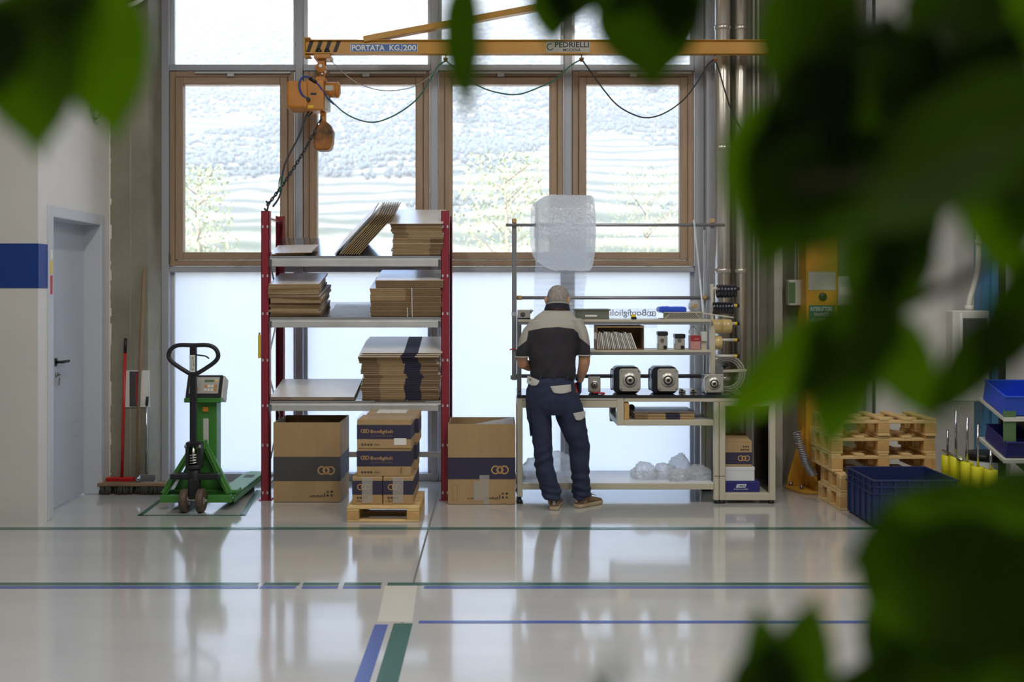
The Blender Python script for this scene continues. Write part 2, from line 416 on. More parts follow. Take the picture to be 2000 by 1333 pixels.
# ---- glazing: mullions and transoms
def zg(v): return wz(v, YG)
def xg(u): return wx(u, YG)
MU = [xg(322), xg(586), xg(849), xg(1109), xg(1366)]
g = thing('window_1', 'a', 'b', (xg(849), YG, 0)); del g['label'], g['category']; struct(g)
mw = .033
zt0, zt1, zl0, zl1 = zg(140), zg(127.5), zg(532), zg(521)
for i, x in enumerate(MU):
    a = mw if 0 < i < 4 else .05
    MB().box(x-a, x+a, YG-.05, YG+.12, 0, HC).build('mullion', 'aluminium', g, .004)
for i in range(4):
    a = MU[i]+(.05 if i == 0 else mw); b = MU[i+1]-(.05 if i == 3 else mw)
    MB().box(a, b, YG-.03, YG+.12, zt0, zt1).build('transom', 'aluminium', g, .004)
    MB().box(a, b, YG-.03, YG+.12, zl0, zl1).build('transom', 'aluminium', g, .004)
    MB().box(a, b, YG-.03, YG+.12, 0, .065).build('sill_rail', 'aluminium', g, .004)
    # upper pane, lower frosted pane with pale gasket strips
    MB().box(a, b, YG+.05, YG+.058, zt1, HC).build('glass_pane', 'pane', g)
    MB().box(a, b, YG+.05, YG+.058, .065, zl0).build('frosted_pane', 'frosted', g)
    d = MB(); d.box(a, a+.03, YG+.02, YG+.05, .065, zl0); d.box(b-.03, b, YG+.02, YG+.05, .065, zl0); d.box(a, a+.03, YG+.02, YG+.05, zt1, HC); d.box(b-.03, b, YG+.02, YG+.05, zt1, HC)
    d.build('glazing_bead', 'alu_light', g)
    # timber casement
    oz0, oz1 = zl1+.004, zt0-.006
    fx0, fx1 = a+.006, b-.012; fd0, fd1 = YG-.045, YG+.06; t1 = .052; t2 = .118
    fr = MB().box(fx0, fx0+t1, fd0, fd1, oz0, oz1).box(fx1-t1, fx1, fd0, fd1, oz0, oz1).build('casement_frame', 'wood_frame', g, .004)
    MB().box(fx0+t1, fx1-t1, fd0, fd1, oz0, oz0+t1).box(fx0+t1, fx1-t1, fd0, fd1, oz1-t1, oz1).build('casement_rail', 'wood_frame_h', fr, .004)
    s0, s1, q0, q1 = fx0+t1+.004, fx1-t1-.004, oz0+t1+.004, oz1-t1-.004; sw_ = .066
    sa = MB().box(s0, s0+sw_, fd0-.018, fd1-.03, q0, q1).box(s1-sw_, s1, fd0-.018, fd1-.03, q0, q1).build('sash_stile', 'wood_frame', g, .005)
    MB().box(s0+sw_, s1-sw_, fd0-.018, fd1-.03, q0, q0+sw_).box(s0+sw_, s1-sw_, fd0-.018, fd1-.03, q1-sw_, q1).build('sash_rail', 'wood_frame_h', sa, .005)
    MB().box(s0+sw_-.004, s1-sw_+.004, YG-.012, YG-.004, q0+sw_-.004, q1-sw_+.004).build('glass_pane', 'pane', g)
    # stay rail and opener at the head, gasket gap, espagnolette bar
    d = MB(); d.box((s0+s1)/2-.32, s1+.03, fd0-.034, fd0-.018, oz1-.026, oz1-.010)
    d.box((s0+s1)/2-.03, (s0+s1)/2+.03, fd0-.045, fd0-.018, oz1-.055, oz1-.026)
    d.build('window_stay', 'alu_light', g, .003)
    MB().box(fx0, fx1, fd0+.01, fd1, oz1, oz1+.006).build('gasket', 'gasket', g)
    MB().box(fx1+.001, fx1+.011, fd0-.01, fd0+.02, oz0, oz1-.01).build('opener_rod', 'alu_light', g)
    d = MB(); d.box(fx0-.002, fx0+.010, fd0-.012, fd0, oz0+.03, oz0+.12); d.build('hinge', 'steel', g)
# right of the glazing: concrete column and wall, two bright steel ducts
XR = xg(1372)
cr = struct(MB().box(XR, wx(1690, 9.0), 9.05, 9.5, 0, HC).build('wall_concrete_right', 'concrete'))
MB().box(XR, XR+.085, 8.98, 9.05, 0, HC).build('column_edge', 'aluminium', cr)
MB().box(wx(1500, 9.0), wx(1522, 8.9), 8.80, 9.05, 0, HC).build('pilaster', 'concrete_light', cr)
for nm, u, r in (('ventilation_duct', 1411, .068), ('ventilation_duct', 1446, .05)):
    c = (wx(u, 8.9), 8.9)
    t_ = thing(nm, 'wide shiny steel vent pipe right beside the glazing' if u == 1411 else 'slim steel vent pipe on the concrete wall', 'pipe', (c[0], c[1], 0), 'steel vent pipes')
    MB().cyl((*c, .02), (*c, HC), r, n=24).build('pipe', 'duct', t_)
    for v in (55, 290, 530, 740):
        z = wz(v, 8.9); MB().lathe([(r+.002, z-.02), (r+.006, z-.012), (r+.006, z+.012), (r+.002, z+.02)], (*c, 0), n=24).build('collar', 'duct', t_)
    MB().cyl((*c, 0), (*c, .03), r+.01, n=24).build('foot', 'steel', t_)
# slim conduits beside the ducts
for k, u in enumerate((1472, 1481)):
    c = (wx(u, 9.02), 9.02); tag(rebase(MB().cyl((*c, .6), (*c, HC), .011, n=8).build('conduit', 'conduit')), ('thin pale conduit next to the slim vent pipe', 'thin pale conduit farther from the slim vent pipe')[k], 'conduit', 'wall conduits')
# white wall further right, aluminium jamb and dark gap
wr = struct(MB().box(wx(1712, 9.0), 9, 9.02, 9.5, 0, HC).build('wall_right_back', 'paint_white'))
MB().box(wx(1690, 9.0), wx(1702, 9.0), 8.98, 9.5, 0, HC).build('jamb', 'aluminium', wr)
MB().box(wx(1702, 9.0), wx(1712, 9.0), 9.10, 9.5, 0, HC).build('dark_gap', 'gasket', wr)
# rest of the hall, behind and beside the camera
struct(MB().box(-9.2, -9, -9, YW+.2, 0, HC).build('wall_far_left', 'paint_white'))
struct(MB().box(9, 9.2, -9, 9.5, 0, HC).build('wall_far_right', 'paint_white'))
struct(MB().box(-9, 9, -9.2, -9, 0, HC).build('wall_back', 'paint_white'))
struct(MB().box(-9.2, 9.2, -9.2, 9.6, HC, HC+.2).build('ceiling', 'paint_white'))
struct(MB().box(-9.2, 9.2, 9.4, 9.6, HC-.02, HC+.2).build('trim_1', 'aluminium'))
# rows of strip lamps hanging below the ceiling
for i, (x, y) in enumerate([(x, y) for x in (-1.6, .9, 3.4) for y in (3.2, 5.6)]):
    t_ = thing('strip_lamp', ORD[i]+' ceiling strip lamp of the six over the packing area', 'lamp', (x, y, 4.8), 'ceiling strip lamps')
    MB().box(x-.11, x+.11, y-.8, y+.8, 4.83, 4.9).build('lamp_housing', 'lamp_white', t_)
    for q in (-.6, .6): MB().cyl((x, y+q, 4.9), (x, y+q, HC), .006, n=6).build('suspension', 'steel', t_)
    ld = bpy.data.lights.new('strip_lamp_light', 'AREA'); ld.shape = 'RECTANGLE'; ld.size = .2; ld.size_y = 1.55; ld.energy = 23; ld.color = (1.0, .965, .91)
    lo = bpy.data.objects.new('strip_lamp_light', ld); COL.objects.link(lo); lo.parent = t_; lo.location = (0, 0, .025)
# sky portals in the glazing
for i in range(4):
    ld = bpy.data.lights.new('daylight_portal', 'AREA'); ld.shape = 'RECTANGLE'; ld.size = MU[i+1]-MU[i]; ld.size_y = HC-zl0
    lo = bpy.data.objects.new('daylight_portal', ld); COL.objects.link(lo); lo.location = ((MU[i]+MU[i+1])/2, YG+.2, (HC+zl0)/2); lo.rotation_euler = (-PI/2, 0, 0)
    ld.cycles.is_portal = True

# ================================================================== OUTDOORS: yard, terraced hillside, trees
mat('yard', '#b9b2a4', .9, var=.1, vscale=.3)
mh = mat('hill_ground', '#a7a67e', .95)
n = mh.node_tree.nodes; l = mh.node_tree.links; b = n['Principled BSDF']
tc = n.new('ShaderNodeTexCoord'); wv = n.new('ShaderNodeTexWave'); wv.bands_direction = 'Z'; wv.inputs['Scale'].default_value = .12; wv.inputs['Distortion'].default_value = 6; wv.inputs['Detail'].default_value = 3; wv.inputs['Detail Scale'].default_value = .4
l.new(tc.outputs['Object'], wv.inputs['Vector'])
rp = n.new('ShaderNodeValToRGB'); rp.color_ramp.elements[0].color = lin('#434c3f'); rp.color_ramp.elements[1].color = lin('#7e7c6b'); l.new(wv.outputs['Fac'], rp.inputs[0]); l.new(rp.outputs[0], b.inputs['Base Color'])
mat('forest', '#48534f', .95, var=.35, vscale=.03, col2='#5b6761')
mat('leaf_far', '#7c866a', .9, var=.2, vscale=1.5)
mat('bark_far', '#7c7466', .9)
struct(MB().box(-40, 40, 9.7, 46, -1.2, -1.0).build('ground_yard', 'yard'))
def hz_(x, y):
    t = (y-45)
    z = -1.2+t*.11+max(0, y-170)*.20+max(0, y-300)*.22
    z += 7*noise.noise((x*.012, y*.012, 0))*min(1, t/80)+2.2*noise.noise((x*.05, y*.05, 3))*min(1, t/60)
    if y < 230: z = z*.45+.55*(math.floor(z/2.2)*2.2+2.2*min(1, max(0, ((z/2.2) % 1-.72)/.28)))       # terraces
    return z
me_v = []; NX, NY = 110, 170
for j in range(NY):
    y = 44+ (j/(NY-1))**1.5*640
    for i in range(NX):
        x = (i/(NX-1)-.5)*(120+y*1.5); me_v.append((x, y, hz_(x, y)))
me_f = [(j*NX+i, j*NX+i+1, (j+1)*NX+i+1, (j+1)*NX+i) for j in range(NY-1) for i in range(NX-1)]
d = MB(); d.v = [Vector(p) for p in me_v]; d.f = [list(f) for f in me_f]; d.m = [0]*len(me_f); d.sm = [True]*len(me_f)
struct(d.build('hillside', 'hill_ground', fix=False))
# woodland on the slope: one mesh of thousands of crowns
ico = bmesh.new(); bmesh.ops.create_icosphere(ico, subdivisions=1, radius=1); iv = [v.co.copy() for v in ico.verts]; ifc = [[v.index for v in f.verts] for f in ico.faces]; ico.free()
rnd = random.Random(11); d = MB(); VA = []; FA = []
cnt = 0
while cnt < 54000:
    y = 75+rnd.random()**.9*520; x = (rnd.random()-.5)*(60+y*1.1)
    dens = noise.noise((x*.02+5, y*.02, 1))
    if y < 165: keep = dens > .32
    elif y < 215: keep = dens > .1-(x*.0016)
    else: keep = dens > -.45
    if not keep: continue
    cnt += 1; r = rnd.uniform(.33, .78)*(.7 if y < 165 else .6+y*.0013); z = hz_(x, y)
    o = len(VA)
    for q in iv:
        k = 1+.35*noise.noise((q.x*1.7+cnt, q.y*1.7, q.z*1.7))
        VA.append((x+q.x*r*k, y+q.y*r*k, z+r*.7+q.z*r*1.15*k))
    FA += [[i+o for i in f] for f in ifc]
d.v = [Vector(p) for p in VA]; d.f = FA; d.m = [0]*len(FA); d.sm = [True]*len(FA)
o = stuff(d.build('woodland', 'forest', fix=False)); tag(o, 'pale wooded slope far beyond the glazing', 'woodland')
# three nearer trees seen through the panes
def far_tree(u, y, vtop, rx, label, seed):
    rnd = random.Random(seed); x = wx(u, y); z0 = hz_(x, y) if y > 46 else -1; zt = wz(vtop, y)
    t_ = thing('garden_tree', label, 'tree', (x, y, z0), 'trees beyond the glazing')
    d = MB(); d.tube([(x, y, z0-.2), (x+.1, y, (z0+zt)/2), (x, y, zt-.4)], [.10, .06, .02], 8)
    for k in range(14):
        a = rnd.random()*6.3; h = z0+(zt-z0)*rnd.uniform(.3, .9); L = rx*rnd.uniform(.5, 1)
        d.tube([(x, y, h), (x+math.cos(a)*L*.6, y+math.sin(a)*L*.6, h+L*.45), (x+math.cos(a)*L, y+math.sin(a)*L, h+L*.7)], [.025, .014, .006], 5)
    d.build('trunk', 'bark_far', t_)
    d = MB()
    for k in range(2600):
        a = rnd.random()*6.3; h = rnd.random(); rr = rx*math.sqrt(rnd.random())*(1.05-.75*abs(h-.35))
        c = Vector((x+math.cos(a)*rr, y+math.sin(a)*rr, z0+(zt-z0)*(.15+.85*h)))
        M = Euler((rnd.random()*6, rnd.random()*6, rnd.random()*6)).to_matrix(); s_ = rnd.uniform(.08, .16)
        d.add([c+M@Vector(p)*s_ for p in ((-.5,0,0),(0,-.3,0),(.6,0,0),(0,.3,.1))], [(0,1,2,3)])
    stuff(d.build('foliage', 'leaf_far', t_, fix=False))
far_tree(384, 34, 325, 1.6, 'slender pale tree behind the leftmost casement', 1)
far_tree(985, 30, 300, 1.9, 'pale blossom-like tree behind the third casement', 2)
far_tree(1262, 52, 330, 3.0, 'loose green tree behind the rightmost casement', 4)

# valley haze: a real scattering volume hanging over the slope
hm = bpy.data.materials.new('haze'); hm.use_nodes = True; n = hm.node_tree.nodes; n.clear(); MATS['haze'] = hm
vsn = n.new('ShaderNodeVolumeScatter'); vsn.inputs['Density'].default_value = .0021; vsn.inputs['Anisotropy'].default_value = .25; vsn.inputs['Color'].default_value = (.93, .96, 1, 1)
hm.node_tree.links.new(vsn.outputs[0], n.new('ShaderNodeOutputMaterial').inputs['Volume'])
hzo = stuff(MB().box(-420, 420, 62, 720, -20, 150).build('valley_haze', 'haze')); tag(hzo, 'thin bright haze hanging over the valley slope', 'haze')
# ================================================================== RED RACK WITH FLATTENED CARTONS
YF, YB = 8.28, 8.90
XP0, XP1 = wx(518, YF), wx(869.5, YF)
rk = thing('storage_rack', 'red-post metal shelving rack with sloping galvanised shelves in front of the glazing', 'rack', ((XP0+XP1)/2, YF, 0))
pw = .033
ZT = 2.344
slot = MB().box(-.009, -.003, -.001, .004, -.012, .012).box(.003, .009, -.001, .004, -.012, .012)
slot_me = None
for x in (XP0, XP1):
    for y, s in ((YF, 1), (YB, -1)):
        # open C-section upright: web + two flanges
        d = MB(); d.box(x-pw, x+pw, y, y+.006*s, .006, ZT)
        d.box(x-pw, x-pw+.005, y, y+.07*s, .006, ZT); d.box(x+pw-.005, x+pw, y, y+.07*s, .006, ZT)
        d.box(x-.012, x-.006, y-.004*s, y, .006, ZT); d.box(x+.006, x+.012, y-.004*s, y, .006, ZT)
        po = d.build('post', 'red_paint', rk)
        MB().box(x-.05, x+.05, y-.015 if s > 0 else y-.08, y+.08 if s > 0 else y+.015, 0, .006).build('foot_plate', 'red_paint', rk)
        if s > 0:
            for v in (443, 539, 613, 704, 793, 870, 963):
                for sx in (-1, 1):
                    z = wz(v, YF); q = MB().box(x+sx*.019-.006, x+sx*.019+.006, y-.0035, y, z-.011, z+.011)
                    q.build('bolt', 'alu_light', po)
        else:
            for k in range(52):
                z = .15+k*.042
                if k % 2 == 0:
                    q = MB().box(x-pw-.0015, x-pw, y-.05, y-.03, z-.012, z+.012)
                    q.build('slot', 'gasket', po)
# side frame bracing
for x in (XP0, XP1):
    zs = [.18, .62, 1.08, 1.55, 2.25]
    for i in range(4):
        a, b = (YF+.05, YB-.05) if i % 2 == 0 else (YB-.05, YF+.05)
        MB().bar((x, a, zs[i]), (x, b, zs[i+1] if i < 3 else 2.05), .028, .006, up=(1,0,0)).build('brace', 'galv_beam', rk)
    MB().bar((x, YF+.03, 2.29), (x, YB-.03, 2.29), .03, .012).build('brace', 'red_paint', rk)
    MB().bar((x, YF+.03, .12), (x, YB-.03, .12), .03, .012).build('brace', 'galv_beam', rk)
MB().box(XP0+pw, XP1-pw, YB-.03, YB-.01, .255, .30).build('rear_bar', 'galv_beam', rk)
DECK = []
for zf, zb, zbot in ((1.98, 2.155, 1.893), (1.483, 1.60, 1.40), (.808, .935, .725)):
    # front beam: stepped profile; rear beam; panel between
    d = MB(); d.prism([(YF-.012, zbot), (YF+.03, zbot), (YF+.03, zf-.002), (YF+.008, zf-.002), (YF+.008, zf-.03), (YF-.012, zf-.034)], XP0+pw, XP1-pw, 'x')
    d.build('beam', 'galv_beam', rk, .002)
    for x, s in ((XP0+pw, 1), (XP1-pw, -1)):
        MB().box(min(x, x+.022*s), max(x, x+.022*s), YF-.016, YF-.012, zbot-.0, zf-.03).build('beam_clip', 'galv', rk)
    MB().box(XP0+pw, XP1-pw, YB-.03, YB-.005, zb-.07, zb-.012).build('beam', 'galv_beam', rk)
    ang = math.atan2(zb-zf, YB-.02-YF); L = math.hypot(zb-zf, YB-.02-YF)
    M = T(XP0+pw, YF+.0, zf)@Matrix.Rotation(ang, 4, 'X')
    n = 5; Wd = XP1-XP0-2*pw
    for k in range(n):
        MB().box(Wd*k/n+.001, Wd*(k+1)/n-.001, 0, L, -.012, -.0005, M=M).build('shelf_panel', 'galv', rk)
    DECK.append((M, Wd))
# small yellow-green tool hanging on the left post
t_ = thing('box_cutter', 'small yellow cutter hanging on the rack post', 'tool', (XP0-pw-.012, YF-.01, wz(701, YF)))
MB().box(XP0-pw-.022, XP0-pw-.002, YF-.02, YF+.01, wz(700, YF), wz(654, YF)).build('handle', 'yellow_plain', t_, .005)
MB().box(XP0-pw-.018, XP0-pw-.006, YF-.015, YF+.005, wz(654, YF), wz(650, YF)).build('blade', 'steel', t_)

def carton_mesh(w_, d_, t, segs, name='flattened_carton', plies=2):
    """flattened box: plies of board, edge strips coloured along the width"""
    mb = MB(); mi_top = 0
    for k in range(plies):
        z0 = t*k/plies+.0006; z1 = t*(k+1)/plies-.0010; x = 0
        for fr, mi in segs:
            x1 = x+w_*fr; a = len(mb.f)
            mb.box(x, x1, 0 if k else .002, d_, z0, z1, mi)
            mb.m[a+5] = {1: 0, 2: 0, 3: 3}.get(mi, 0)  # upward faces get the board colour whitened for window glare
            x = x1
    return mb.mesh(name, ['cardboard_glare_top', 'cardboard', 'cardboard_dark', 'navy_print'])
def put(me, M, label, group, x, y, z, rz=0, tilt=0):
    o = bpy.data.objects.new('flattened_carton', me); COL.objects.link(o)
    o.matrix_world = M@T(x, y, z)@Matrix.Rotation(rz, 4, 'Z')@Matrix.Rotation(tilt, 4, 'Y')
    tag(o, label, 'carton', group); return o
rnd = random.Random(5)
S = XP0+pw
def dx(u): return wx(u, YF)-S
M1, M2, M3 = DECK[0][0], DECK[1][0], DECK[2][0]
# top shelf, right-hand stack
mA = carton_mesh(.405, .54, .0158, [(.3, 2), (.7, 1)]); mB = carton_mesh(.405, .54, .0158, [(.75, 1), (.25, 2)])
for k in range(16):
    put(mB if k < 9 else mA, M1, ORD[k]+' flattened carton from the bottom of the square stack on the top shelf', 'top shelf carton stack', dx(765)+rnd.uniform(-.006, .006)+(.012 if 3 < k < 11 else 0), .01+rnd.uniform(-.004, .004), .001+k*.0163, rnd.uniform(-.012, .012))
mT = carton_mesh(.445, .55, .006, [(1, 1)])
put(mT, M1, 'pale top sheet overhanging the square carton stack on the top shelf', 'top sheets', dx(759), -.005, .001+16*.0163, 0)
# top shelf, leaning stack
mL = carton_mesh(.452, .50, .0082, [(.75, 1), (.25, 2)], plies=1)
for k in range(10):
    put(mL, M1, ORD[k]+' flattened carton from the left in the slanted row on the top shelf', 'leaning cartons on the top shelf', dx(659)+k*.0192+(-.02 if k == 0 else 0), .012+rnd.uniform(-.004, .004), .004, 0, -math.radians(47.5-(1.2 if k < 2 else 0)))
# top shelf, loose pair at the left
put(carton_mesh(.27, .30, .012, [(1, 1)]), M1, 'lower of two small loose cartons at the left end of the top shelf', 'loose top shelf cartons', dx(529), .01, .001, .02)
put(carton_mesh(.30, .27, .008, [(1, 1)]), M1, 'upper folded glare-whitened carton at the left end of the top shelf', 'loose top shelf cartons', dx(537), .0, .016, -.06, math.radians(-2))
# middle shelf, untidy left stack
for k in range(14):
    me = carton_mesh(.415+rnd.uniform(-.012, .008), .52, .0185, [(1, 2 if k in (0, 1, 4, 5, 8, 9) else 1)])
    put(me, M2, ORD[k]+' flattened carton from the bottom of the untidy stack on the middle shelf', 'untidy carton stack', dx(527)+rnd.uniform(-.012, .012), .008+rnd.uniform(-.005, .012), .001+k*.0192, rnd.uniform(-.03, .03)+(.05 if k > 9 else 0))
# middle shelf, right stack in two bundles
mR = carton_mesh(.572, .52, .0163, [(.3, 2), (.7, 2)])
mR2 = carton_mesh(.572, .52, .0163, [(.5, 1), (.5, 2)])
for k in range(14):
    put(mR if k < 8 else mR2, M2, ORD[k]+' flattened carton from the bottom of the tall strapped bundle on the middle shelf', 'strapped lower bundle', dx(723.5)+rnd.uniform(-.004, .004), .012+rnd.uniform(-.003, .003), .001+k*.0168, 0)
mR3 = carton_mesh(.545, .50, .0150, [(1, 2)])
for k in range(4):
    put(mR3, M2, ORD[k]+' dark carton from the bottom of the thin bundle atop the strapped stack', 'upper dark bundle', dx(734)+rnd.uniform(-.003, .003), .02, .003+14*.0168+k*.0156, 0)
for nm, u, hh, yy in (('packing_strap', 805, 14*.0168+.004, .008), ('packing_strap', 796, .075, .005)):
    zz = .001 if u == 805 else .004
    o = MB().box(dx(u)-.004, dx(u)+.004, yy-.002, yy, zz, hh+zz, M=M2).build(nm, 'board_white')
    tag(rebase(o), 'white strap down the front of the tall bundle on the middle shelf' if u == 805 else 'short white strap end at the foot of the bundle', 'strap', 'bundle straps')
# bottom shelf, stack with navy print
mN = carton_mesh(.622, .54, .0175, [(.24, 2), (.32, 1), (.21, 3), (.23, 2)])
for k in range(20):
    sh = .006*math.sin(k*.9)+rnd.uniform(-.004, .004)+(.02 if 9 < k < 12 else 0)-(.012 if k > 16 else 0)
    put(mN, M3, ORD[k]+' carton from the bottom of the navy-banded stack on the bottom shelf', 'navy-banded carton stack', dx(709)+sh-.012, .012+rnd.uniform(-.004, .004), .001+k*.0181, rnd.uniform(-.01, .01))
for k in range(3):
    me = carton_mesh(.645, .53, .006, [(.52, 1), (.18, 3), (.30, 1)], plies=1)
    put(me, M3, ('pale sheet with a navy band directly on the bottom shelf stack', 'middle of the fanned pale sheets over the bottom shelf stack', 'topmost fanned pale sheet with a navy band on the bottom shelf stack')[k], 'fanned pale sheets', dx(706)-.014+k*.012, -.016+.022*k, .004+20*.0181+k*.010, 0)
# bottom shelf, flat wide sheets at the left
mW = carton_mesh(.68, .50, .0085, [(.25, 2), (.5, 1), (.25, 2)])
for k in range(3):
    put(mW, M3, ('lowest', 'middle', 'uppermost')[k]+' wide pale carton lying flat at the left of the bottom shelf', 'low wide cartons', dx(526)+.004+rnd.uniform(0, .006), .004+k*.003, .001+k*.0092, rnd.uniform(-.004, .004))
# clear plastic film beside it and bubble film on the middle shelf
def film(name, M, x0, x1, y0, y1, amp, label, seed):
    nx, ny = 26, 22; mb = MB(); vs_ = []
    for j in range(ny):
        for i in range(nx):
            fx, fy = i/(nx-1), j/(ny-1); e = min(1, 6*min(fx, 1-fx, fy, 1-fy))
            z = .004+amp*e*abs(noise.noise((fx*5+seed, fy*5, seed))+.5*noise.noise((fx*14, fy*14+seed, 2)))
            vs_.append(M@Vector((x0+(x1-x0)*fx+.008*noise.noise((fy*4, seed, 0)), y0+(y1-y0)*fy, z)))
    mb.add(vs_, [(j*nx+i, j*nx+i+1, (j+1)*nx+i+1, (j+1)*nx+i) for j in range(ny-1) for i in range(nx-1)], 0, True)
    o = mb.build(name, 'film', fix=False); tag(rebase(o), label, 'plastic film')
film('plastic_film', M3, dx(692), dx(706), .03, .5, .03, 'crumpled clear film beside the navy-banded stack', 3)
film('plastic_film', M2, dx(638), dx(722), .05, .5, .018, 'thin rumpled film between the stacks on the middle shelf', 8)

# ================================================================== CARTONS ON THE FLOOR
def open_box(label, x0, y0, w_, d_, h, band, bandmat, logo_u, mark_y):
    t_ = thing('open_carton', label, 'box', (x0+w_/2, y0, 0), 'open cartons on the floor')
    th = .006; d = MB()
    z0 = .004
    d.box(x0, x0+w_, y0, y0+th, z0, h, 0); d.box(x0, x0+w_, y0+d_-th, y0+d_, z0, h, 0)
    d.box(x0, x0+th, y0+th, y0+d_-th, z0, h, 0); d.box(x0+w_-th, x0+w_, y0+th, y0+d_-th, z0, h, 0); d.box(x0+th, x0+w_-th, y0+th, y0+d_-th, z0, z0+th, 0)
    for k, (fi, mi) in enumerate(((3, 1), (8, 1), (13+0, 1), (18, 1))): pass
    body = d.build('body', ['cardboard', 'cardboard_in'], t_)
    b0, b1 = band; e = .0008
    d = MB(); d.box(x0-e, x0+w_+e, y0-e, y0, b0, b1); d.box(x0+w_, x0+w_+e, y0, y0+d_, b0, b1); d.box(x0-e, x0, y0, y0+d_, b0, b1)
    bn = d.build('printed_band', bandmat, body)
    lw_, lh = .140, .070
    logo_mb(lw_, lh, T(x0+w_*logo_u, y0-.0016, (b0+b1)/2-lh/2-.012)).build('logo', 'tan_print', bn)
    # handling marks low on the right
    d = MB(); ym = y0-.0012
    for i in range(2):
        for j in range(2):
            ring(d, 0, 0, .004 if (i+j) % 2 else 0, .0095, 0, 360, T(x0+w_-.10+i*.032, ym, .055+j*.030), 14)
    for i in range(9):
        hgt = .018+.006*(i % 3)
        d.add([(x0+w_-.24+i*.012, ym, .045), (x0+w_-.233+i*.012, ym, .045), (x0+w_-.233+i*.012, ym, .045+hgt*.5), (x0+w_-.24+i*.012, ym, .045+hgt*.5)], [(0,1,2,3)])
    d.add([(x0+w_-.25, ym, .040), (x0+w_-.13, ym, .040), (x0+w_-.13, ym, .042), (x0+w_-.25, ym, .042)], [(0,1,2,3)])
    d.add([(x0+w_-.128, ym, .042), (x0+w_-.120, ym, .042), (x0+w_-.120, ym, .075), (x0+w_-.128, ym, .075)], [(0,1,2,3)])
    d.build('handling_marks', 'dark_print', body)
    return t_, body
xa = wx(534, 8.21); bxA, bodyA = open_box('open carton with a grey-brown band standing under the rack', xa, 8.21, .535, .50, .640, (.17, .365), 'navy_grey', .66, 0)
# paper-white outer side of that carton is lit by the glazing
xb_ = wx(875, 8.13); bxB, bodyB = open_box('open carton with a dark navy band beside the rack, white liner showing', xb_, 8.13, .535, .46, .637, (.20, .372), 'navy_print', .64, 0)
d = MB(); d.box(xb_+.035, xb_+.073, 8.1292, 8.13, .03, .155); d.build('label_outline', 'cardboard_dark', bodyB)
MB().box(xb_+.037, xb_+.071, 8.1286, 8.1292, .032, .153).build('label_face', 'cardboard', bodyB)
for i, (a, b, z0, z1) in enumerate(((.205, .325, .03, .185), (.25, .328, .186, .232), (.285, .325, .004, .03))):
    MB().box(xb_+a, xb_+b, 8.1270+.0004*i, 8.1280+.0004*i, z0, z1).build('tape_strip', 'tape_clear', bodyB)
text_mb('81283330', .09, .013, T(xb_+.155, 8.1284, .042)).build('lettering', 'dark_print', bodyB)
# white liner rising out of it
nx, ny = 30, 18; mb = MB(); vs_ = []
for j in range(ny):
    for i in range(nx):
        fx, fy = i/(nx-1), j/(ny-1); e = min(1, 5*min(fx, 1-fx)); 
        ridge = .11*max(0, fx-.25)**.8*math.sin(PI*min(1, fy*1.15+.06)); 
        z = .585+ridge+.012*noise.noise((fx*6, fy*5, 4))*e
        vs_.append((xb_+.012+fx*.511, 8.145+fy*.43, z))
mb.add(vs_, [(j*nx+i, j*nx+i+1, (j+1)*nx+i+1, (j+1)*nx+i) for j in range(ny-1) for i in range(nx-1)], 0, True)
o = mb.build('plastic_liner', 'bag', fix=False); tag(o, 'crumpled white plastic sheet bulging out of the navy-banded open carton', 'plastic bag')

# ---- pallet with boxes
def pallet(label, x0, y0, w_, d_, group, z=0, n_top=5, hb=.075, along='x', M=None, th=.02):
    """top boards across, stringer boards, nine blocks, three runners; each piece its own part"""
    t_ = thing('wooden_pallet', label, 'pallet', (x0, y0, z), group)
    M = M or Matrix()
    def P(nm, a, m): 
        q = MB().box(*a, M=M).build(nm, m, t_, .003, world=False); return q
    bw = .09; zb = th; ym = [0, (d_-bw)/2, d_-bw]
    if along == 'y':
        for xx in (0, (w_-bw)/2, w_-bw): P('runner', (xx, xx+bw, 0, d_, 0, th), 'pallet_wood')
    else:
        for yy in ym: P('runner', (0, w_, yy, yy+bw, 0, th), 'pallet_wood')
    for yy in ym:
        for xx in (0, (w_-bw)/2, w_-bw):
            if w_ < .7 and 0 < xx < w_-bw: continue
            P('block', (xx, xx+bw, yy, yy+bw, th, th+hb), 'pallet_block')
    if along == 'y':
        for yy in ym: P('stringer', (0, w_, yy, yy+bw, th+hb, th*2+hb), 'pallet_wood')
    else:
        for xx in ([0, w_-bw] if w_ < .7 else [0, (w_-bw)/2, w_-bw]):
            P('stringer', (xx, xx+bw, 0, d_, th+hb, th*2+hb), 'pallet_wood')
    for k in range(n_top):
        if along == 'y':
            tw_ = .075; xx = (w_-tw_)*k/(n_top-1); P('top_board', (xx, xx+tw_, 0, d_, th*2+hb, th*3+hb), 'pallet_wood')
        else:
            yy = (d_-bw)*k/(n_top-1); P('top_board', (0, w_, yy, yy+bw, th*2+hb, th*3+hb), 'pallet_wood')
    return t_
pl = pallet('small light wooden pallet under the stacked navy boxes', wx(677, 7.5), 7.5, .53, .62, 'pallets', hb=.062, th=.0165)
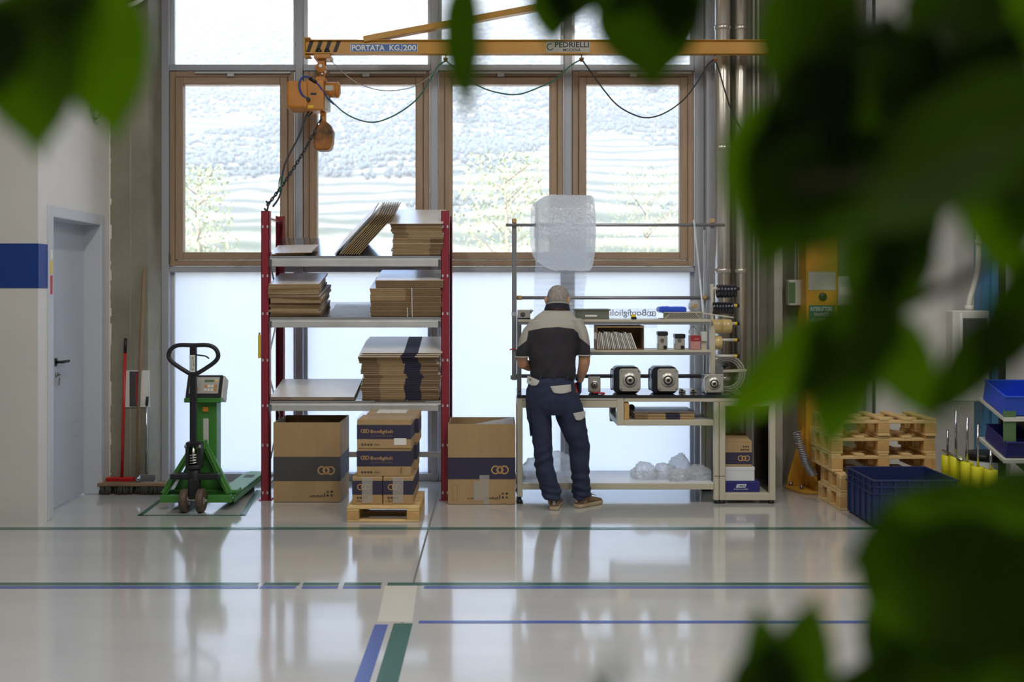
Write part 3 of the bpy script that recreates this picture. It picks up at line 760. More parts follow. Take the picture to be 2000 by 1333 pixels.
def closed_box(label, x0, y0, z0, w_, d_, h, band, kind, rot=0):
    t_ = thing('shipping_box', label, 'box', (x0+w_/2, y0+d_/2, z0), 'printed boxes on the small pallet'); 
    o_ = (x0+w_/2, y0+d_/2, z0)
    t_.rotation_euler.z = rot
    def B(mb, nm, m, p=t_, bev=0): return mb.build(nm, m, p, bev, world=False)
    a, b = w_/2, d_/2; e = .0007
    body = B(MB().box(-a, a, -b, b, 0, h), 'body', 'cardboard', t_, .004)
    d = MB(); d.box(-a-e, a+e, -b-e, -b, band[0]*h, band[1]*h); d.box(a, a+e, -b, b, band[0]*h, band[1]*h); d.box(-a-e, -a, -b, b, band[0]*h, band[1]*h)
    bn = B(d, 'printed_band', 'navy_print', body)
    B(MB().box(-a, a, -.0015, .0015, h-.0005, h+.001), 'flap_seam', 'cardboard_dark', body)
    y = -b-.0013; bz = (band[0]+band[1])/2*h
    if kind == 'front':
        B(logo_mb(.064, .030, T(-a+.028, y, bz-.008)), 'logo', 'tan_print', bn)
        B(text_mb('Bonfiglioli', .162, .032, T(-a+.102, y, bz-.016), bold=.012), 'lettering', 'tan_print', bn)
        B(text_mb('power, control and green solutions', .162, .006, T(-a+.104, y, bz-.032)), 'small_lettering', 'tan_print', bn)
        d = MB()
        for i in range(4): ring(d, 0, 0, .003, .0085, 0, 360, T(-a+.040+i*.022, y, .030), 12)
        text_mb('Nb.A.:', .045, .014, T(-a+.13, y, .023), d)
        B(d, 'handling_marks', 'dark_print', body)
    elif kind == 'end':
        B(logo_mb(.098, .046, T(-a+.036, y, bz-.018)), 'logo', 'tan_print', bn)
        d = MB()
        for i in range(4): ring(d, 0, 0, .003, .0085, 0, 360, T(-a+.042+i*.022, y, .050), 12)
        text_mb('Nb.A', .042, .014, T(-a+.034, y, .020), d)
        B(d, 'handling_marks', 'dark_print', body)
        B(MB().box(-a+.072, -a+.150, y-.0012, y-.0004, .012, h-.002), 'tape_strip', 'tape_clear', body)
    return t_, body
zp = .0165*3+.062+.001
b1, _ = closed_box('left bottom box on the small pallet with taped logo end', wx(688, 7.58), 7.58, zp, .222, .60, .205, (.36, .86), 'end')
b2, _ = closed_box('right bottom box on the small pallet with taped logo end', wx(688, 7.58)+.228, 7.58, zp, .222, .60, .205, (.36, .86), 'end')
xm = wx(697, 7.6)
z2 = zp+.206
b3, c3 = closed_box('middle box of the small pallet stack with printed lettering', xm, 7.60, z2, .402, .30, .205, (.36, .92), 'front', .0)
MB().box(.12, .137, -.1508, -.150, .02, .065).build('label_outline', 'cardboard_dark', c3, world=False)
b4, c4 = closed_box('top box of the small pallet stack with white label', xm+.003, 7.595, z2+.206, .402, .30, .215, (.33, .82), 'front', -.012)
MB().box(.075, .165, -.1512, -.1502, .028, .078).build('paper_label', 'paper', c4, world=False)
b5, _ = closed_box('box behind the middle box of the small pallet stack', xm+.02, 7.91, z2, .402, .28, .205, (.36, .92), 'plain')
b6, c6 = closed_box('box behind the top box of the small pallet stack, paper on its lid', xm+.035, 7.90, z2+.206, .402, .28, .225, (.33, .82), 'plain')
MB().box(-.13, .1, -.12, .10, .2255, .2265).build('paper_sheet', 'paper', c6, world=False)
# clear wrap lying over the top boxes
nx, ny = 24, 20; mb = MB(); vs_ = []
for j in range(ny):
    for i in range(nx):
        fx, fy = i/(nx-1), j/(ny-1)
        vs_.append((xm-.006+fx*.44, 7.59+fy*.60, z2+.206+.2175+.012*fy+.010*abs(noise.noise((fx*5, fy*5, 9)))))
mb.add(vs_, [(j*nx+i, j*nx+i+1, (j+1)*nx+i+1, (j+1)*nx+i) for j in range(ny-1) for i in range(nx-1)], 0, True)
tag(rebase(mb.build('wrap_film', 'film', fix=False)), 'clear wrap lying over the top boxes of the small pallet', 'plastic film')

# ================================================================== LEFT: BROOMS, BOARD, LAMP
def ground(u, y): return Vector((wx(u, y), y, 0))
# wide push broom
yb = 8.56; x0, x1 = wx(193, yb), wx(330, yb)
t_ = thing('push_broom', 'wide push broom with a long worn wooden handle against the concrete', 'broom', ((x0+x1)/2, yb, 0), 'brooms')
MB().box(x0, x1, yb-.04, yb+.04, .065, .095).build('broom_block', 'broom_wood', t_, .006)
rnd2 = random.Random(2); d = MB()
for i in range(230):
    fx = rnd2.random(); x = x0+.006+(x1-x0-.012)*fx; y = yb+rnd2.uniform(-.038, .038); k = rnd2.uniform(-.012, .012)
    d.cyl((x, y, .066), (x+k, y+(y-yb)*.35, .004), .006, .008, 5)
stuff(d.build('bristles', 'bristle', t_))
d = MB(); d.tube([(wx(269, yb), yb, .09), at(271, 780, 8.62), at(282, 522, 8.70)], [.014, .014, .014], 10); d.build('handle', 'broom_wood', t_)
d = MB(); d.cyl((wx(269, yb), yb, .085), (wx(269.3, yb), yb+.01, .15), .02, .017, 10); d.build('socket', 'galv', t_)
# red broom behind
yr = 8.66
t_ = thing('red_broom', 'small broom with a red metal handle and black grip', 'broom', (wx(238, yr), yr, 0), 'brooms')
d = MB(); d.tube([(wx(238, yr), yr, .12), at(244.4, 690, 8.71)], .012, 10); d.build('handle', 'broom_red', t_)
d = MB(); d.tube([at(244.4, 690, 8.71), at(245.2, 661, 8.715)], .0125, 10); d.build('grip', 'black_plastic', t_)
MB().box(wx(208, yr), wx(262, yr), yr-.02, yr+.03, .075, .12).build('broom_block', 'broom_red', t_, .008)
d = MB()
for i in range(60):
    x = wx(209, yr)+(wx(261, yr)-wx(209, yr))*rnd2.random(); d.cyl((x, yr+rnd2.uniform(-.012, .02), .08), (x+rnd2.uniform(-.01, .01), yr+rnd2.uniform(-.014, .03), .002), .005, n=5)
stuff(d.build('bristles', 'bristle', t_))
# long-handled dustpan
yd = 8.665
t_ = thing('dustpan', 'grey long-handled dustpan standing beside the push broom handle', 'dustpan', (wx(278, yd), yd, 0))
xa_, xb2 = wx(248, yd), wx(303, yd)
d = MB(); d.prism([(xa_, .005), (xb2, .005), (xb2-.012, .135), (wx(266, yd), .135)], yd+.035, yd+.045, 'y'); d.box(xa_, xb2, yd-.02, yd+.04, .003, .010); d.box(xb2-.006, xb2, yd-.02, yd+.04, .003, .09)
d.build('pan', 'grey_metal', t_, .003)
d = MB(); d.tube([at(286, 922, yd+.04), at(286.5, 790, 8.70)], .008, 8); d.build('handle', 'galv', t_)
d = MB(); d.tube([at(286.5, 792, 8.70), at(288, 775, 8.705)], .013, 8); d.build('grip', 'black_plastic', t_)
# white notice board with a dark photo
yn = YC-.012
t_ = thing('wall_notice', 'white sheet with a dark picture pinned on the concrete wall', 'notice', (wx(268, yn), yn, wz(797, yn)))
MB().box(wx(243, yn), wx(291, yn), yn, YC-.002, wz(796, yn), wz(724, yn)).build('sheet', 'paper', t_)
MB().box(wx(253, yn), wx(273, yn), yn-.001, yn, wz(795, yn), wz(726, yn)).build('picture', 'navy_grey', t_)
MB().box(wx(265, yn), wx(267, yn), yn-.0015, yn-.001, wz(790, yn), wz(728, yn)).build('red_stripe', 'red_plain', t_)
# bulkhead lamp high on the white wall
yl = wx(180, 1)  # ratio
Yl = XL/((180-U0)/F); zl = wz(218, Yl)
t_ = thing('bulkhead_lamp', 'small grey caged bulkhead lamp on the white wall above the door', 'lamp', (XL, Yl, zl-.06))
MB().box(XL, XL+.05, Yl-.045, Yl+.045, zl+.005, zl+.065).build('housing', 'grey_metal', t_, .008)
d = MB(); d.lathe([(.032, .0), (.034, -.02), (.026, -.055), (.0, -.06)], (XL+.03, Yl, zl+.006), 'z', 16); d.build('globe', 'panel_grey', t_)
for k in range(4):
    a = k*PI/2; d = MB(); d.tube([(XL+.03+.037*math.cos(a), Yl+.037*math.sin(a), zl+.01), (XL+.03+.037*math.cos(a), Yl+.037*math.sin(a), zl-.03), (XL+.03, Yl, zl-.066)], .003, 5); d.build('guard_wire', 'dark_metal', t_)

# convex safety mirror high on the concrete, only its rim showing
cm = at(225, -66, 8.62); t_ = thing('convex_mirror', 'round convex mirror rim high on the concrete wall behind the leaves', 'mirror', cm)
MB().lathe([(.0, cm.y-.06), (.14, cm.y-.045), (.27, cm.y-.01), (.33, cm.y+.02)], (cm.x, 0, cm.z), 'y', 40).build('mirror_dome', 'chrome', t_)
MB().tube([(cm.x+.345*math.cos(k*PI/20), cm.y+.02, cm.z+.345*math.sin(k*PI/20)) for k in range(40)], .02, 8, closed=True).build('rim', 'lamp_white', t_)
MB().cyl((cm.x, cm.y, cm.z), (cm.x, YC, cm.z), .02, n=10).build('bracket', 'steel', t_)

# ================================================================== PALLET TRUCK WITH WEIGHING HEAD
XT = wx(374, 7.8)
tr = thing('pallet_truck', 'green hand pallet truck with a weighing display parked in its floor bay', 'pallet truck', (XT, 7.8, 0))
# steer wheels
for s in (-1, 1):
    x = XT+s*.062
    w_ = MB().lathe([(.03, -.025), (.085, -.025), (.09, -.02), (.09, .02), (.085, .025), (.03, .025)], (x, 7.84, .09), 'x', 24).build('steer_wheel', 'wheel_brown', tr)
    MB().lathe([(.0, -.03), (.032, -.03), (.032, .03), (.0, .03)], (x, 7.84, .09), 'x', 14).build('hub', 'steel', w_)
MB().cyl((XT-.11, 7.84, .09), (XT+.11, 7.84, .09), .012).build('axle', 'steel', tr)
# hydraulic unit: yoke, cylinder, coil spring
d = MB(); d.box(XT-.18, XT+.19, 7.85, 7.93, .245, .29); d.box(XT-.03, XT+.03, 7.83, 7.88, .1, .25); d.build('yoke', 'dark_metal', tr, .006)
d = MB(); d.cyl((XT, 7.88, .11), (XT, 7.88, .33), .05, .045); d.cyl((XT, 7.88, .33), (XT, 7.88, .36), .062); d.box(XT-.06, XT-.035, 7.84, 7.92, .33, .52); d.box(XT+.035, XT+.06, 7.84, 7.92, .33, .52); d.build('pump_body', 'dark_metal', tr, .004)
MB().cyl((XT-.002, 7.86, .36), (XT-.002, 7.86, .50), .016).build('piston', 'chrome', tr)
pts = [(XT+.031*math.cos(t*.5), 7.86+.031*math.sin(t*.5), .362+.0016*t) for t in range(0, 56)]
MB().tube(pts, .006, 6).build('coil_spring', 'chrome', tr)
for s in (-1, 1): MB().cyl((XT+s*.045, 7.83, .505), (XT+s*.06, 7.83, .505), .014).build('pivot_bolt', 'steel', tr)
MB().box(XT-.058, XT+.058, 7.84, 7.92, .50, .535).build('pivot_head', 'dark_metal', tr, .005)
# drawbar and loop handle
d = MB(); d.box(XT-.024, XT+.024, 7.83, 7.87, .52, 1.275); d.build('drawbar', 'dark_metal', tr, .004)
hp = [(-.018, 1.055), (-.10, 1.105), (-.168, 1.155), (-.19, 1.20), (-.17, 1.25), (-.115, 1.278), (0, 1.278), (.115, 1.278), (.17, 1.25), (.19, 1.20), (.168, 1.155), (.10, 1.105), (.018, 1.055)]
hp = catmull([(XT+p[0], 7.85, p[1]) for p in hp], 5)
MB().tube(hp, .0168, 10).build('loop_handle', 'dark_metal', tr)
MB().tube(catmull([(XT+.02, 7.845, 1.205), (XT+.07, 7.84, 1.20), (XT+.10, 7.835, 1.195), (XT+.125, 7.83, 1.178)], 4), .006, 6).build('release_lever', 'dark_metal', tr)
d = MB(); d.box(XT-.019, XT+.019, 7.8285, 7.8295, 1.075, 1.205); dc = d.build('decal', 'paper', tr)
text_mb('01234', .024, .11, T(XT-.012, 7.828, 1.085)).build('lettering', 'text_black', dc)
# green A-frame, chassis bar, tower, forks
zf = .055
for s in (-1, 1):
    d = MB(); d.bar((XT+s*.255, 7.93, .12), (XT+s*.035, 8.02, .50), .05, .012, up=(0, 1, 0)); d.build('frame_strut', 'green_paint', tr, .002)
    d = MB(); d.bar((XT+s*.25, 7.97, .12), (XT+s*.06, 8.05, .46), .012, .11, up=(0, 1, 0)); d.build('frame_cheek', 'green_paint', tr, .002)
MB().box(XT-.07, XT+.05, 7.99, 8.06, .455, .525).build('frame_head', 'green_paint', tr, .006)
d = MB(); d.prism([(XT-.24, .07), (XT+.25, .07), (XT+.05, .45), (XT-.05, .45)], 8.05, 8.058, 'y'); d.build('frame_back', 'green_paint', tr)
for a, b in ((-.275, -.09), (.09, .275)): MB().box(XT+a, XT+b, 7.90, 7.96, .06, .115).build('chassis_bar', 'green_paint', tr, .004)
MB().box(XT-.25, XT+.25, 8.00, 8.06, .06, .13).build('chassis_bar', 'green_paint', tr, .004)
for s in (-1, 1):
    c = XT+s*.185+.01
    d = MB(); d.prism([(c-.085, 8.0), (c+.085, 8.0), (c+.085, 8.92), (c+.045, 9.06), (c-.045, 9.06), (c-.085, 8.92)], .085, .10, 'z')
    fk = d.build('fork', 'green_paint', tr, .004)
    d = MB(); d.box(c-.085, c-.075, 8.0, 8.92, .045, .085); d.box(c+.075, c+.085, 8.0, 8.92, .045, .085); d.build('fork_side', 'green_paint', fk)
    MB().box(c-.04, c+.04, 8.76, 8.88, .0995, .1012).build('roller_slot', 'gasket', fk)
    MB().lathe([(0, -.04), (.04, -.04), (.04, .04), (0, .04)], (c, 8.82, .04), 'x', 16).build('load_roller', 'rubber', tr)
    MB().box(c-.07, c+.10, 8.02, 8.16, .10, .135).build('load_cell_cover', 'green_paint', tr, .008)
tw = MB().box(XT-.088, XT+.118, 8.07, 8.20, .13, .835).build('tower', 'green_paint', tr, .006)
MB().box(XT+.012, XT+.056, 8.062, 8.07, .42, .69).build('tower_cover', 'boxgrey', tw, .004)
MB().box(XT+.012, XT+.054, 8.060, 8.07, .745, .78).build('warning_plate', 'button_orange', tw)
d = MB(); d.box(XT-.125, XT+.165, 8.02, 8.20, .82, .855); d.build('head_tray', 'green_paint', tr, .004)
Mh = T(XT+.020, 8.05, .855)@Matrix.Rotation(math.radians(-24), 4, 'X')
hd = MB().box(-.145, .135, 0, .12, 0, .19, M=Mh).build('display_housing', 'dark_metal', tr, .006)
MB().box(.136, .150, .0, .12, 0, .185, M=Mh).build('housing_side', 'boxgrey', hd, .003)
MB().box(-.12, .11, -.002, 0, .035, .17, M=Mh).build('keypad_plate', 'panel_grey', hd)
MB().box(-.005, .07, -.0035, -.002, .13, .148, M=Mh).build('display_window', 'screen', hd)
MB().box(.082, .10, -.004, -.002, .13, .148, M=Mh).build('key', 'yellow_plain', hd)
for i in range(4):
    for j in range(2):
        MB().box(.0+i*.026-.002, .0+i*.026+.018, -.004, -.002, .055+j*.03, .075+j*.03, M=Mh).build('key', 'button_orange' if (i, j) in ((3, 0), (0, 1), (3, 1)) else 'paper', hd)
for i in range(3): MB().box(-.11+i*.024, -.11+i*.024+.016, -.004, -.002, .06, .078, M=Mh).build('key', 'button_orange' if i != 1 else 'paper', hd)
# ================================================================== PACKING BENCH
BF, BB = 8.15, 8.72; YU = 8.46
zt = wz(772, BF)
bx0, bx1 = wx(1010.5, BF), wx(1513, BF)
wb = thing('packing_bench', 'beige steel packing bench with dark glossy top and overhead shelves by the glazing', 'workbench', (bx0, BF, 0))
MB().box(bx0-.004, bx1+.004, BF-.006, BB, zt-.022, zt).build('tabletop', 'bench_top', wb, .002)
fw = .042
# frame
def P(nm, x0, x1, y0, y1, z0, z1, m='beige_metal', p=wb, bev=.003): return MB().box(x0, x1, y0, y1, z0, z1).build(nm, m, p, bev)
for y in (BF, BB-fw):
    lg = P('leg', bx0, bx0+fw, y, y+fw, .055, zt-.023)
    d = MB(); d.cyl((bx0+fw/2, y+fw/2, .035), (bx0+fw/2, y+fw/2, .055), .012, n=10); d.lathe([(.0, 0), (.026, .0), (.022, .018), (.012, .035)], (bx0+fw/2, y+fw/2, 0), n=12); d.build('levelling_foot', 'black_plastic', wb)
x1s = wx(1205, BF); x1e = wx(1218.5, BF); xr = wx(1395, BF)-.003
P('front_rail', bx0+fw, x1s, BF, BF+fw, wz(797, BF), wz(783, BF)); P('edge_strip', bx0+fw, x1s, BF-.002, BF+.02, wz(783, BF)+.001, zt-.023, 'panel_grey')
P('drop_post', x1s, x1e, BF, BF+fw, wz(832, BF), wz(777, BF)-.002)
P('drop_post', x1s, x1e, BB-fw, BB, wz(832, BF), wz(777, BF)-.002)
P('tray_rail', x1e, xr, BF, BF+fw, wz(832, BF), wz(821, BF)); P('front_rail', x1e+.003, bx1, BF, BF+fw, wz(785.5, BF), zt-.023)
P('tray_rail', x1e, xr, BB-fw, BB, wz(832, BF), wz(821, BF)); P('rear_rail', bx0+fw, xr, BB-fw, BB, zt-.10, zt-.023)
P('tray_side', x1s, x1e, BF+fw, BB-fw, wz(832, BF), wz(821, BF)); P('side_rail', bx0, bx0+fw, BF+fw, BB-fw, zt-.10, zt-.023)
ztray = wz(821, BF)
P('tray_panel', x1e, xr, BF+fw, BB-fw, ztray-.012, ztray-.002, 'shelf_white', bev=0)
P('cross_bar', wx(1190, BB), wx(1200, BB), BB-.06, BB-.01, wz(822, BB), zt-.05, 'grey_metal')
P('wood_packer', x1e+.003, x1e+.045, BF+.012, BF+.07, ztray, wz(787, BF), 'pallet_block', bev=.004)
zs = wz(945.5, BF)
P('shelf_rail', bx0+fw, xr, BF, BF+fw, wz(957, BF), zs); P('shelf_rail', bx0+fw, xr, BB-fw, BB, wz(957, BF), zs); P('shelf_side', bx0, bx0+fw, BF+fw, BB-fw, wz(957, BF), zs)
P('bottom_shelf', bx0+.01, xr, BF+.004, BB-.004, zs+.0005, zs+.006, 'shelf_white', bev=0)
# superstructure
ux0, ux1 = wx(1000, YU), wx(1009, YU); vx0, vx1 = wx(1010, YU), wx(1018.5, YU)
P('upright', ux0, ux1, YU, YU+.04, wz(743, YU), wz(436, YU), 'grey_metal'); MB().box(ux0-.003, ux1+.003, YU-.004, YU+.044, wz(618, YU), wz(610, YU)).build('upright_joint', 'aluminium', wb)
P('upright', vx0, vx1, YU, YU+.04, zt+.001, wz(618, YU), 'grey_metal')
MB().box(ux0, ux1, YU-.002, YU+.042, wz(436, YU), wz(427, YU)).build('end_cap', 'tape_core', wb, .004)
MB().cyl((ux0-.012, YU+.02, wz(738, YU)), (vx0, YU+.02, wz(738, YU)), .018, n=12).build('clamp', 'grey_metal', wb)
MB().tube([(ux0-.02, YU-.01, wz(684, YU)), (ux0+.01, YU-.012, wz(681, YU)), (vx0+.01, YU-.012, wz(685, YU))], .005, 6).build('red_tie', 'red_plain', wb)
rx0, rx1 = wx(1387, YU), wx(1396, YU); sx0, sx1 = wx(1381, YU), wx(1391, YU)
P('upright', rx0, rx1, YU, YU+.04, wz(634, YU), wz(436, YU), 'grey_metal'); P('upright', sx0, sx1, YU-.12, YU-.08, zt+.001, wz(636, YU), 'beige_metal'); P('upright', wx(1379, YU), wx(1384, YU), YU+.10, YU+.12, zt+.001, wz(448, YU), 'alu_light')
MB().box(rx0, rx1, YU-.002, YU+.042, wz(436, YU), wz(427, YU)).build('end_cap', 'tape_core', wb, .004)
zbar = wz(440, YU)
MB().cyl((wx(988, YU), YU-.012, zbar), (wx(1415, YU), YU-.012, zbar), .013, n=14).build('roll_bar', 'grey_metal', wb)
z2_ = wz(582, YU+.05)
MB().cyl((vx0-.02, YU+.06, z2_), (rx0, YU+.06, z2_), .0145, n=14).build('cross_tube', 'grey_metal', wb)
for x in (vx0+.02, rx0-.03): MB().cyl((x-.02, YU+.06, z2_), (x+.02, YU+.06, z2_), .019, n=14).build('tube_clamp', 'tape_core', wb)
z3_ = wz(735, YU+.2)
MB().cyl((vx0-.03, YU+.2, z3_), (wx(1370, YU+.2), YU+.2, z3_), .017, n=14).build('cross_tube', 'grey_metal', wb)
zs1, zs2 = wz(624.5, 8.30), wz(684, 8.30)
SX0, SX1 = wx(1012, 8.30), wx(1388, 8.30)
for z in (zs1, zs2):
    sh = P('shelf', SX0, SX1, 8.30, 8.60, z-.020, z, 'beige_metal', bev=.002)
    MB().box(SX0+.002, SX1-.002, 8.304, 8.312, z-.042, z-.020).build('shelf_lip', 'grey_metal', sh)
MB().bar((wx(1367, 8.4), 8.40, wz(545, 8.4)), (wx(1373, 8.35), 8.35, wz(612, 8.35)), .012, .012).build('brace', 'alu_light', wb)
MB().bar((wx(1356, 8.4), 8.42, wz(430, 8.42)), (wx(1367, 8.4), 8.40, wz(545, 8.4)), .012, .012).build('brace', 'alu_light', wb)
MB().bar((wx(1372, 8.3), 8.29, wz(612, 8.3)), (wx(1431, 8.3), 8.27, wz(620.5, 8.3)), .014, .010).build('tape_arm', 'beige_metal', wb)
# spindles with rolls
YS = 8.40
MB().box(wx(1388, YS), wx(1393, YS), YS-.012, YS+.012, wz(705, YS), wz(555, YS)).build('spindle_post', 'beige_metal', wb)
rolls = []
for k, v in enumerate((564, 597.5, 632.5, 664.5, 696)):
    z = wz(v, YS); x0 = wx(1392, YS); x1 = wx(1434, YS)
    sp = MB().cyl((x0, YS, z), (x1, YS, z), .013, n=12).build('spindle', 'conduit', wb)
    MB().cyl((x1, YS, z), (x1+.022, YS, z), .0135, n=12).build('spindle_tip', 'yellow_plain', sp)
    MB().cyl((x1+.022, YS, z), (x1+.042, YS, z), .0135, n=12).build('spindle_end', 'black_plastic', sp)
def tape_roll(name, x0, x1, v, R, m, label, ribs=0, r0=.036):
    z = wz(v, YS)-(r0-.0135)+.001
    n = 8; prof = [(r0, x0), (R-.003, x0)]
    if ribs:
        for i in range(ribs):
            a = x0+(x1-x0)*i/ribs; b = x0+(x1-x0)*(i+.85)/ribs; prof += [(R-.006, a+.001), (R, a+.003), (R, b), (R-.006, b+.001)]
    else: prof += [(R, x0+.003), (R, x1-.003)]
    prof += [(R-.003, x1), (r0, x1), (r0, x0)]
    t_ = thing(name, label, 'tape roll', ((x0+x1)/2, YS, z-R), 'rolls on the bench spindles')
    mb = MB(); mb.lathe(prof[:-1], (0, YS, z), 'x', 28); 
    # drop end caps, close the bore instead
    mb.f = [f for f in mb.f if len(f) == 4]; mb.m = mb.m[:len(mb.f)]; mb.sm = mb.sm[:len(mb.f)]
    mb.build('windings', m, t_)
    q = MB(); q.lathe([(r0-.003, x0), (r0+.001, x0), (r0+.001, x1), (r0-.003, x1)], (0, YS, z), 'x', 20); q.f = [f for f in q.f if len(f) == 4]; q.m = q.m[:len(q.f)]; q.sm = q.sm[:len(q.f)]
    q.build('core', 'tape_core', t_)
tape_roll('film_roll', wx(1400, YS), wx(1437, YS), 564, .055, 'roll_black', 'black film roll on the topmost bench spindle', 6)
tape_roll('film_roll', wx(1391, YS), wx(1431, YS), 597.5, .052, 'roll_black', 'dark blue film roll on the second bench spindle', 7)
tape_roll('tape_roll', wx(1390, YS), wx(1408.6, YS), 632.5, .059, 'tape_tan', 'inner of two tan tape rolls on the third bench spindle')
tape_roll('tape_roll', wx(1409, YS), wx(1427.5, YS), 632.5, .058, 'tape_tan', 'outer of two tan tape rolls on the third bench spindle')
tape_roll('tape_roll', wx(1390, YS), wx(1408.5, YS), 664.5, .056, 'tape_tan', 'single tan tape roll on the fourth bench spindle')

# ---- bubble wrap roll on the top bar
t_ = thing('bubble_wrap_roll', 'big translucent bubble wrap roll hanging on the bench top bar', 'bubble wrap', (wx(1100, 8.4), YU, 1.86))
n, k = 96, 46; R = .312; cz = wz(455, YU); mb = MB(); vs_ = []
X0r, X1r = wx(1042, 8.3), wx(1161, 8.3)
for i in range(k):
    f = i/(k-1)
    for j in range(n):
        a = 2*PI*j/n
        e = 1-.26*max(0, (.34-f)/.34)**2-.05*max(0, (f-.94)/.06)**2
        r = R*e*(1+.018*noise.noise((f*3, math.cos(a)*1.5, math.sin(a)*1.5))+.022*noise.noise((f*14, math.cos(a)*7, math.sin(a)*7)))
        xx = X0r+(X1r-X0r)*f+(-.03*math.cos(a*1)*(1-f)*.6)+(.012*noise.noise((math.cos(a)*2, math.sin(a)*2, 7)))*(1-f)
        # the low left corner is drawn in, the low right edge hangs straight
        zz = r*math.sin(a); xx += max(0, -zz-.1)*.22*(1-f)-max(0, -zz-.1)*.05*f
        vs_.append((xx, YU+r*math.cos(a)*.98, cz+zz))
mb.add(vs_, [(i*n+j, i*n+(j+1)%n, (i+1)*n+(j+1)%n, (i+1)*n+j) for i in range(k-1) for j in range(n)], 0, True)
mb.build('windings', 'bubble', t_)
# spiral layers showing at both ends
for xe, s, nm in ((X0r+.03, -1, 'roll_end'), (X1r-.005, 1, 'roll_end')):
    q = MB(); 
    for r_ in (.27, .16): q.lathe([(r_, xe), (r_-.03, xe+s*.004), (r_-.038, xe-s*.006)], (0, YU, cz), 'x', 40)
    q.f = [f for f in q.f if len(f) == 4]; q.m = q.m[:len(q.f)]; q.sm = q.sm[:len(q.f)]
    q.build(nm, 'bubble', t_)
q = MB(); q.lathe([(.055, X0r+.01), (.062, X0r+.01), (.062, X1r+.0), (.055, X1r+.0)], (0, YU-.012, zbar-.042), 'x', 24); q.f = [f for f in q.f if len(f) == 4]; q.m = q.m[:len(q.f)]; q.sm = q.sm[:len(q.f)]
q.build('core', 'film', t_)
nx, nz = 24, 40; mb = MB(); vs_ = []
for j in range(nz):
    for i in range(nx):
        fx, fz = i/(nx-1), j/(nz-1)
        vs_.append((wx(1046, 8.7)+fx*(wx(1150-8*fz, 8.7)-wx(1046, 8.7))-.02*fz, YU+.255-.02*math.sin(fz*9)*.4+.008*math.sin(fz*70)*.6+.012*noise.noise((fx*4, fz*6, 1)), wz(500, 8.7)-(wz(500, 8.7)-1.47)*fz))
mb.add(vs_, [(j*nx+i, j*nx+i+1, (j+1)*nx+i+1, (j+1)*nx+i) for j in range(nz-1) for i in range(nx-1)], 0, True)
mb.build('loose_tail', 'film', t_, fix=False)

# ---- things on the upper shelf
def tbox(nm, label, cat, u0, u1, v0, v1, y, dep, m, bev=.003, group=None, z0=None):
    x0, x1 = wx(u0, y), wx(u1, y); zz = z0 if z0 is not None else wz(v1, y); h = (v1-v0)*y/F
    t_ = thing(nm, label, cat, ((x0+x1)/2, y, zz), group); b = MB().box(x0, x1, y, y+dep, zz, zz+h).build('body', m, t_, bev)
    return t_, b, x0, x1, zz, zz+h
e = .0006
t_, b, x0, x1, z0, z1 = tbox('flange_block', 'small beige flange block at the left end of the upper bench shelf', 'machine part', 1011, 1036, 606, 624.5, 8.33, .08, 'motor_face', z0=zs1+e)
MB().lathe([(.0, 8.329), (.020, 8.329), (.022, 8.331), (.0, 8.331)], ((x0+x1)/2-.01, 0, (z0+z1)/2), 'y', 18).build('bore', 'navy_grey', b)
MB().box(x0, x1, 8.328, 8.33, z0, z0+.012).build('base_strip', 'dark_metal', b)
q = MB(); q.cyl((x1-.012, 8.34, z1-.02), (x1+.02, 8.33, z1-.005), .008, n=8); q.cyl((x1+.005, 8.33, z1-.03), (x1+.005, 8.33, z1+.005), .006, n=8); q.build('valve', 'steel', b)
def open_bin(nm, label, x0, x1, y0, y1, z0, z1, m, cat='bin', th=.004, rim=.008, group=None, lab=None):
    t_ = thing(nm, label, cat, ((x0+x1)/2, y0, z0), group); q = MB()
    q.box(x0, x1, y0, y0+th, z0, z1); q.box(x0, x1, y1-th, y1, z0, z1); q.box(x0, x0+th, y0+th, y1-th, z0, z1); q.box(x1-th, x1, y0+th, y1-th, z0, z1); q.box(x0+th, x1-th, y0+th, y1-th, z0, z0+th)
    b = q.build('body', m, t_, .002)
    q = MB(); q.box(x0-rim, x1+rim, y0-rim, y0, z1-.012, z1); q.box(x0-rim, x1+rim, y1, y1+rim, z1-.012, z1); q.box(x0-rim, x0, y0, y1, z1-.012, z1); q.box(x1, x1+rim, y0, y1, z1-.012, z1)
    q.build('rim', m, t_, .002)
    return t_, b
t_, b = open_bin('small_parts_bin', 'grey-green parts tray with a white label on the upper bench shelf', wx(1123, 8.33), wx(1190, 8.33), 8.33, 8.52, zs1+e, wz(604, 8.33), 'olive_bin')
MB().box(wx(1143, 8.33), wx(1166, 8.33), 8.3285, 8.33, wz(619, 8.33), wz(615.5, 8.33)).build('paper_label', 'paper', b)
MB().box(wx(1127, 8.33), wx(1186, 8.33), 8.3275, 8.33, wz(611.5, 8.33), wz(609.5, 8.33)).build('ridge', 'olive_bin', b)
# yellow-black plug on the shelf front
t_ = thing('yellow_plug', 'tiny yellow and black plug sitting on the upper shelf edge', 'plug', (wx(1237, 8.31), 8.315, zs1))
q = MB(); q.lathe([(.0, 8.305), (.020, 8.305), (.022, 8.315), (.016, 8.335), (.0, 8.337)], (wx(1237.5, 8.31), 0, zs1+.023), 'y', 18); q.build('cap', 'yellow_plain', t_)
MB().box(wx(1232.5, 8.31), wx(1243, 8.31), 8.300, 8.306, zs1+.0006, zs1+.020).build('clip', 'black_plastic', t_, .002)
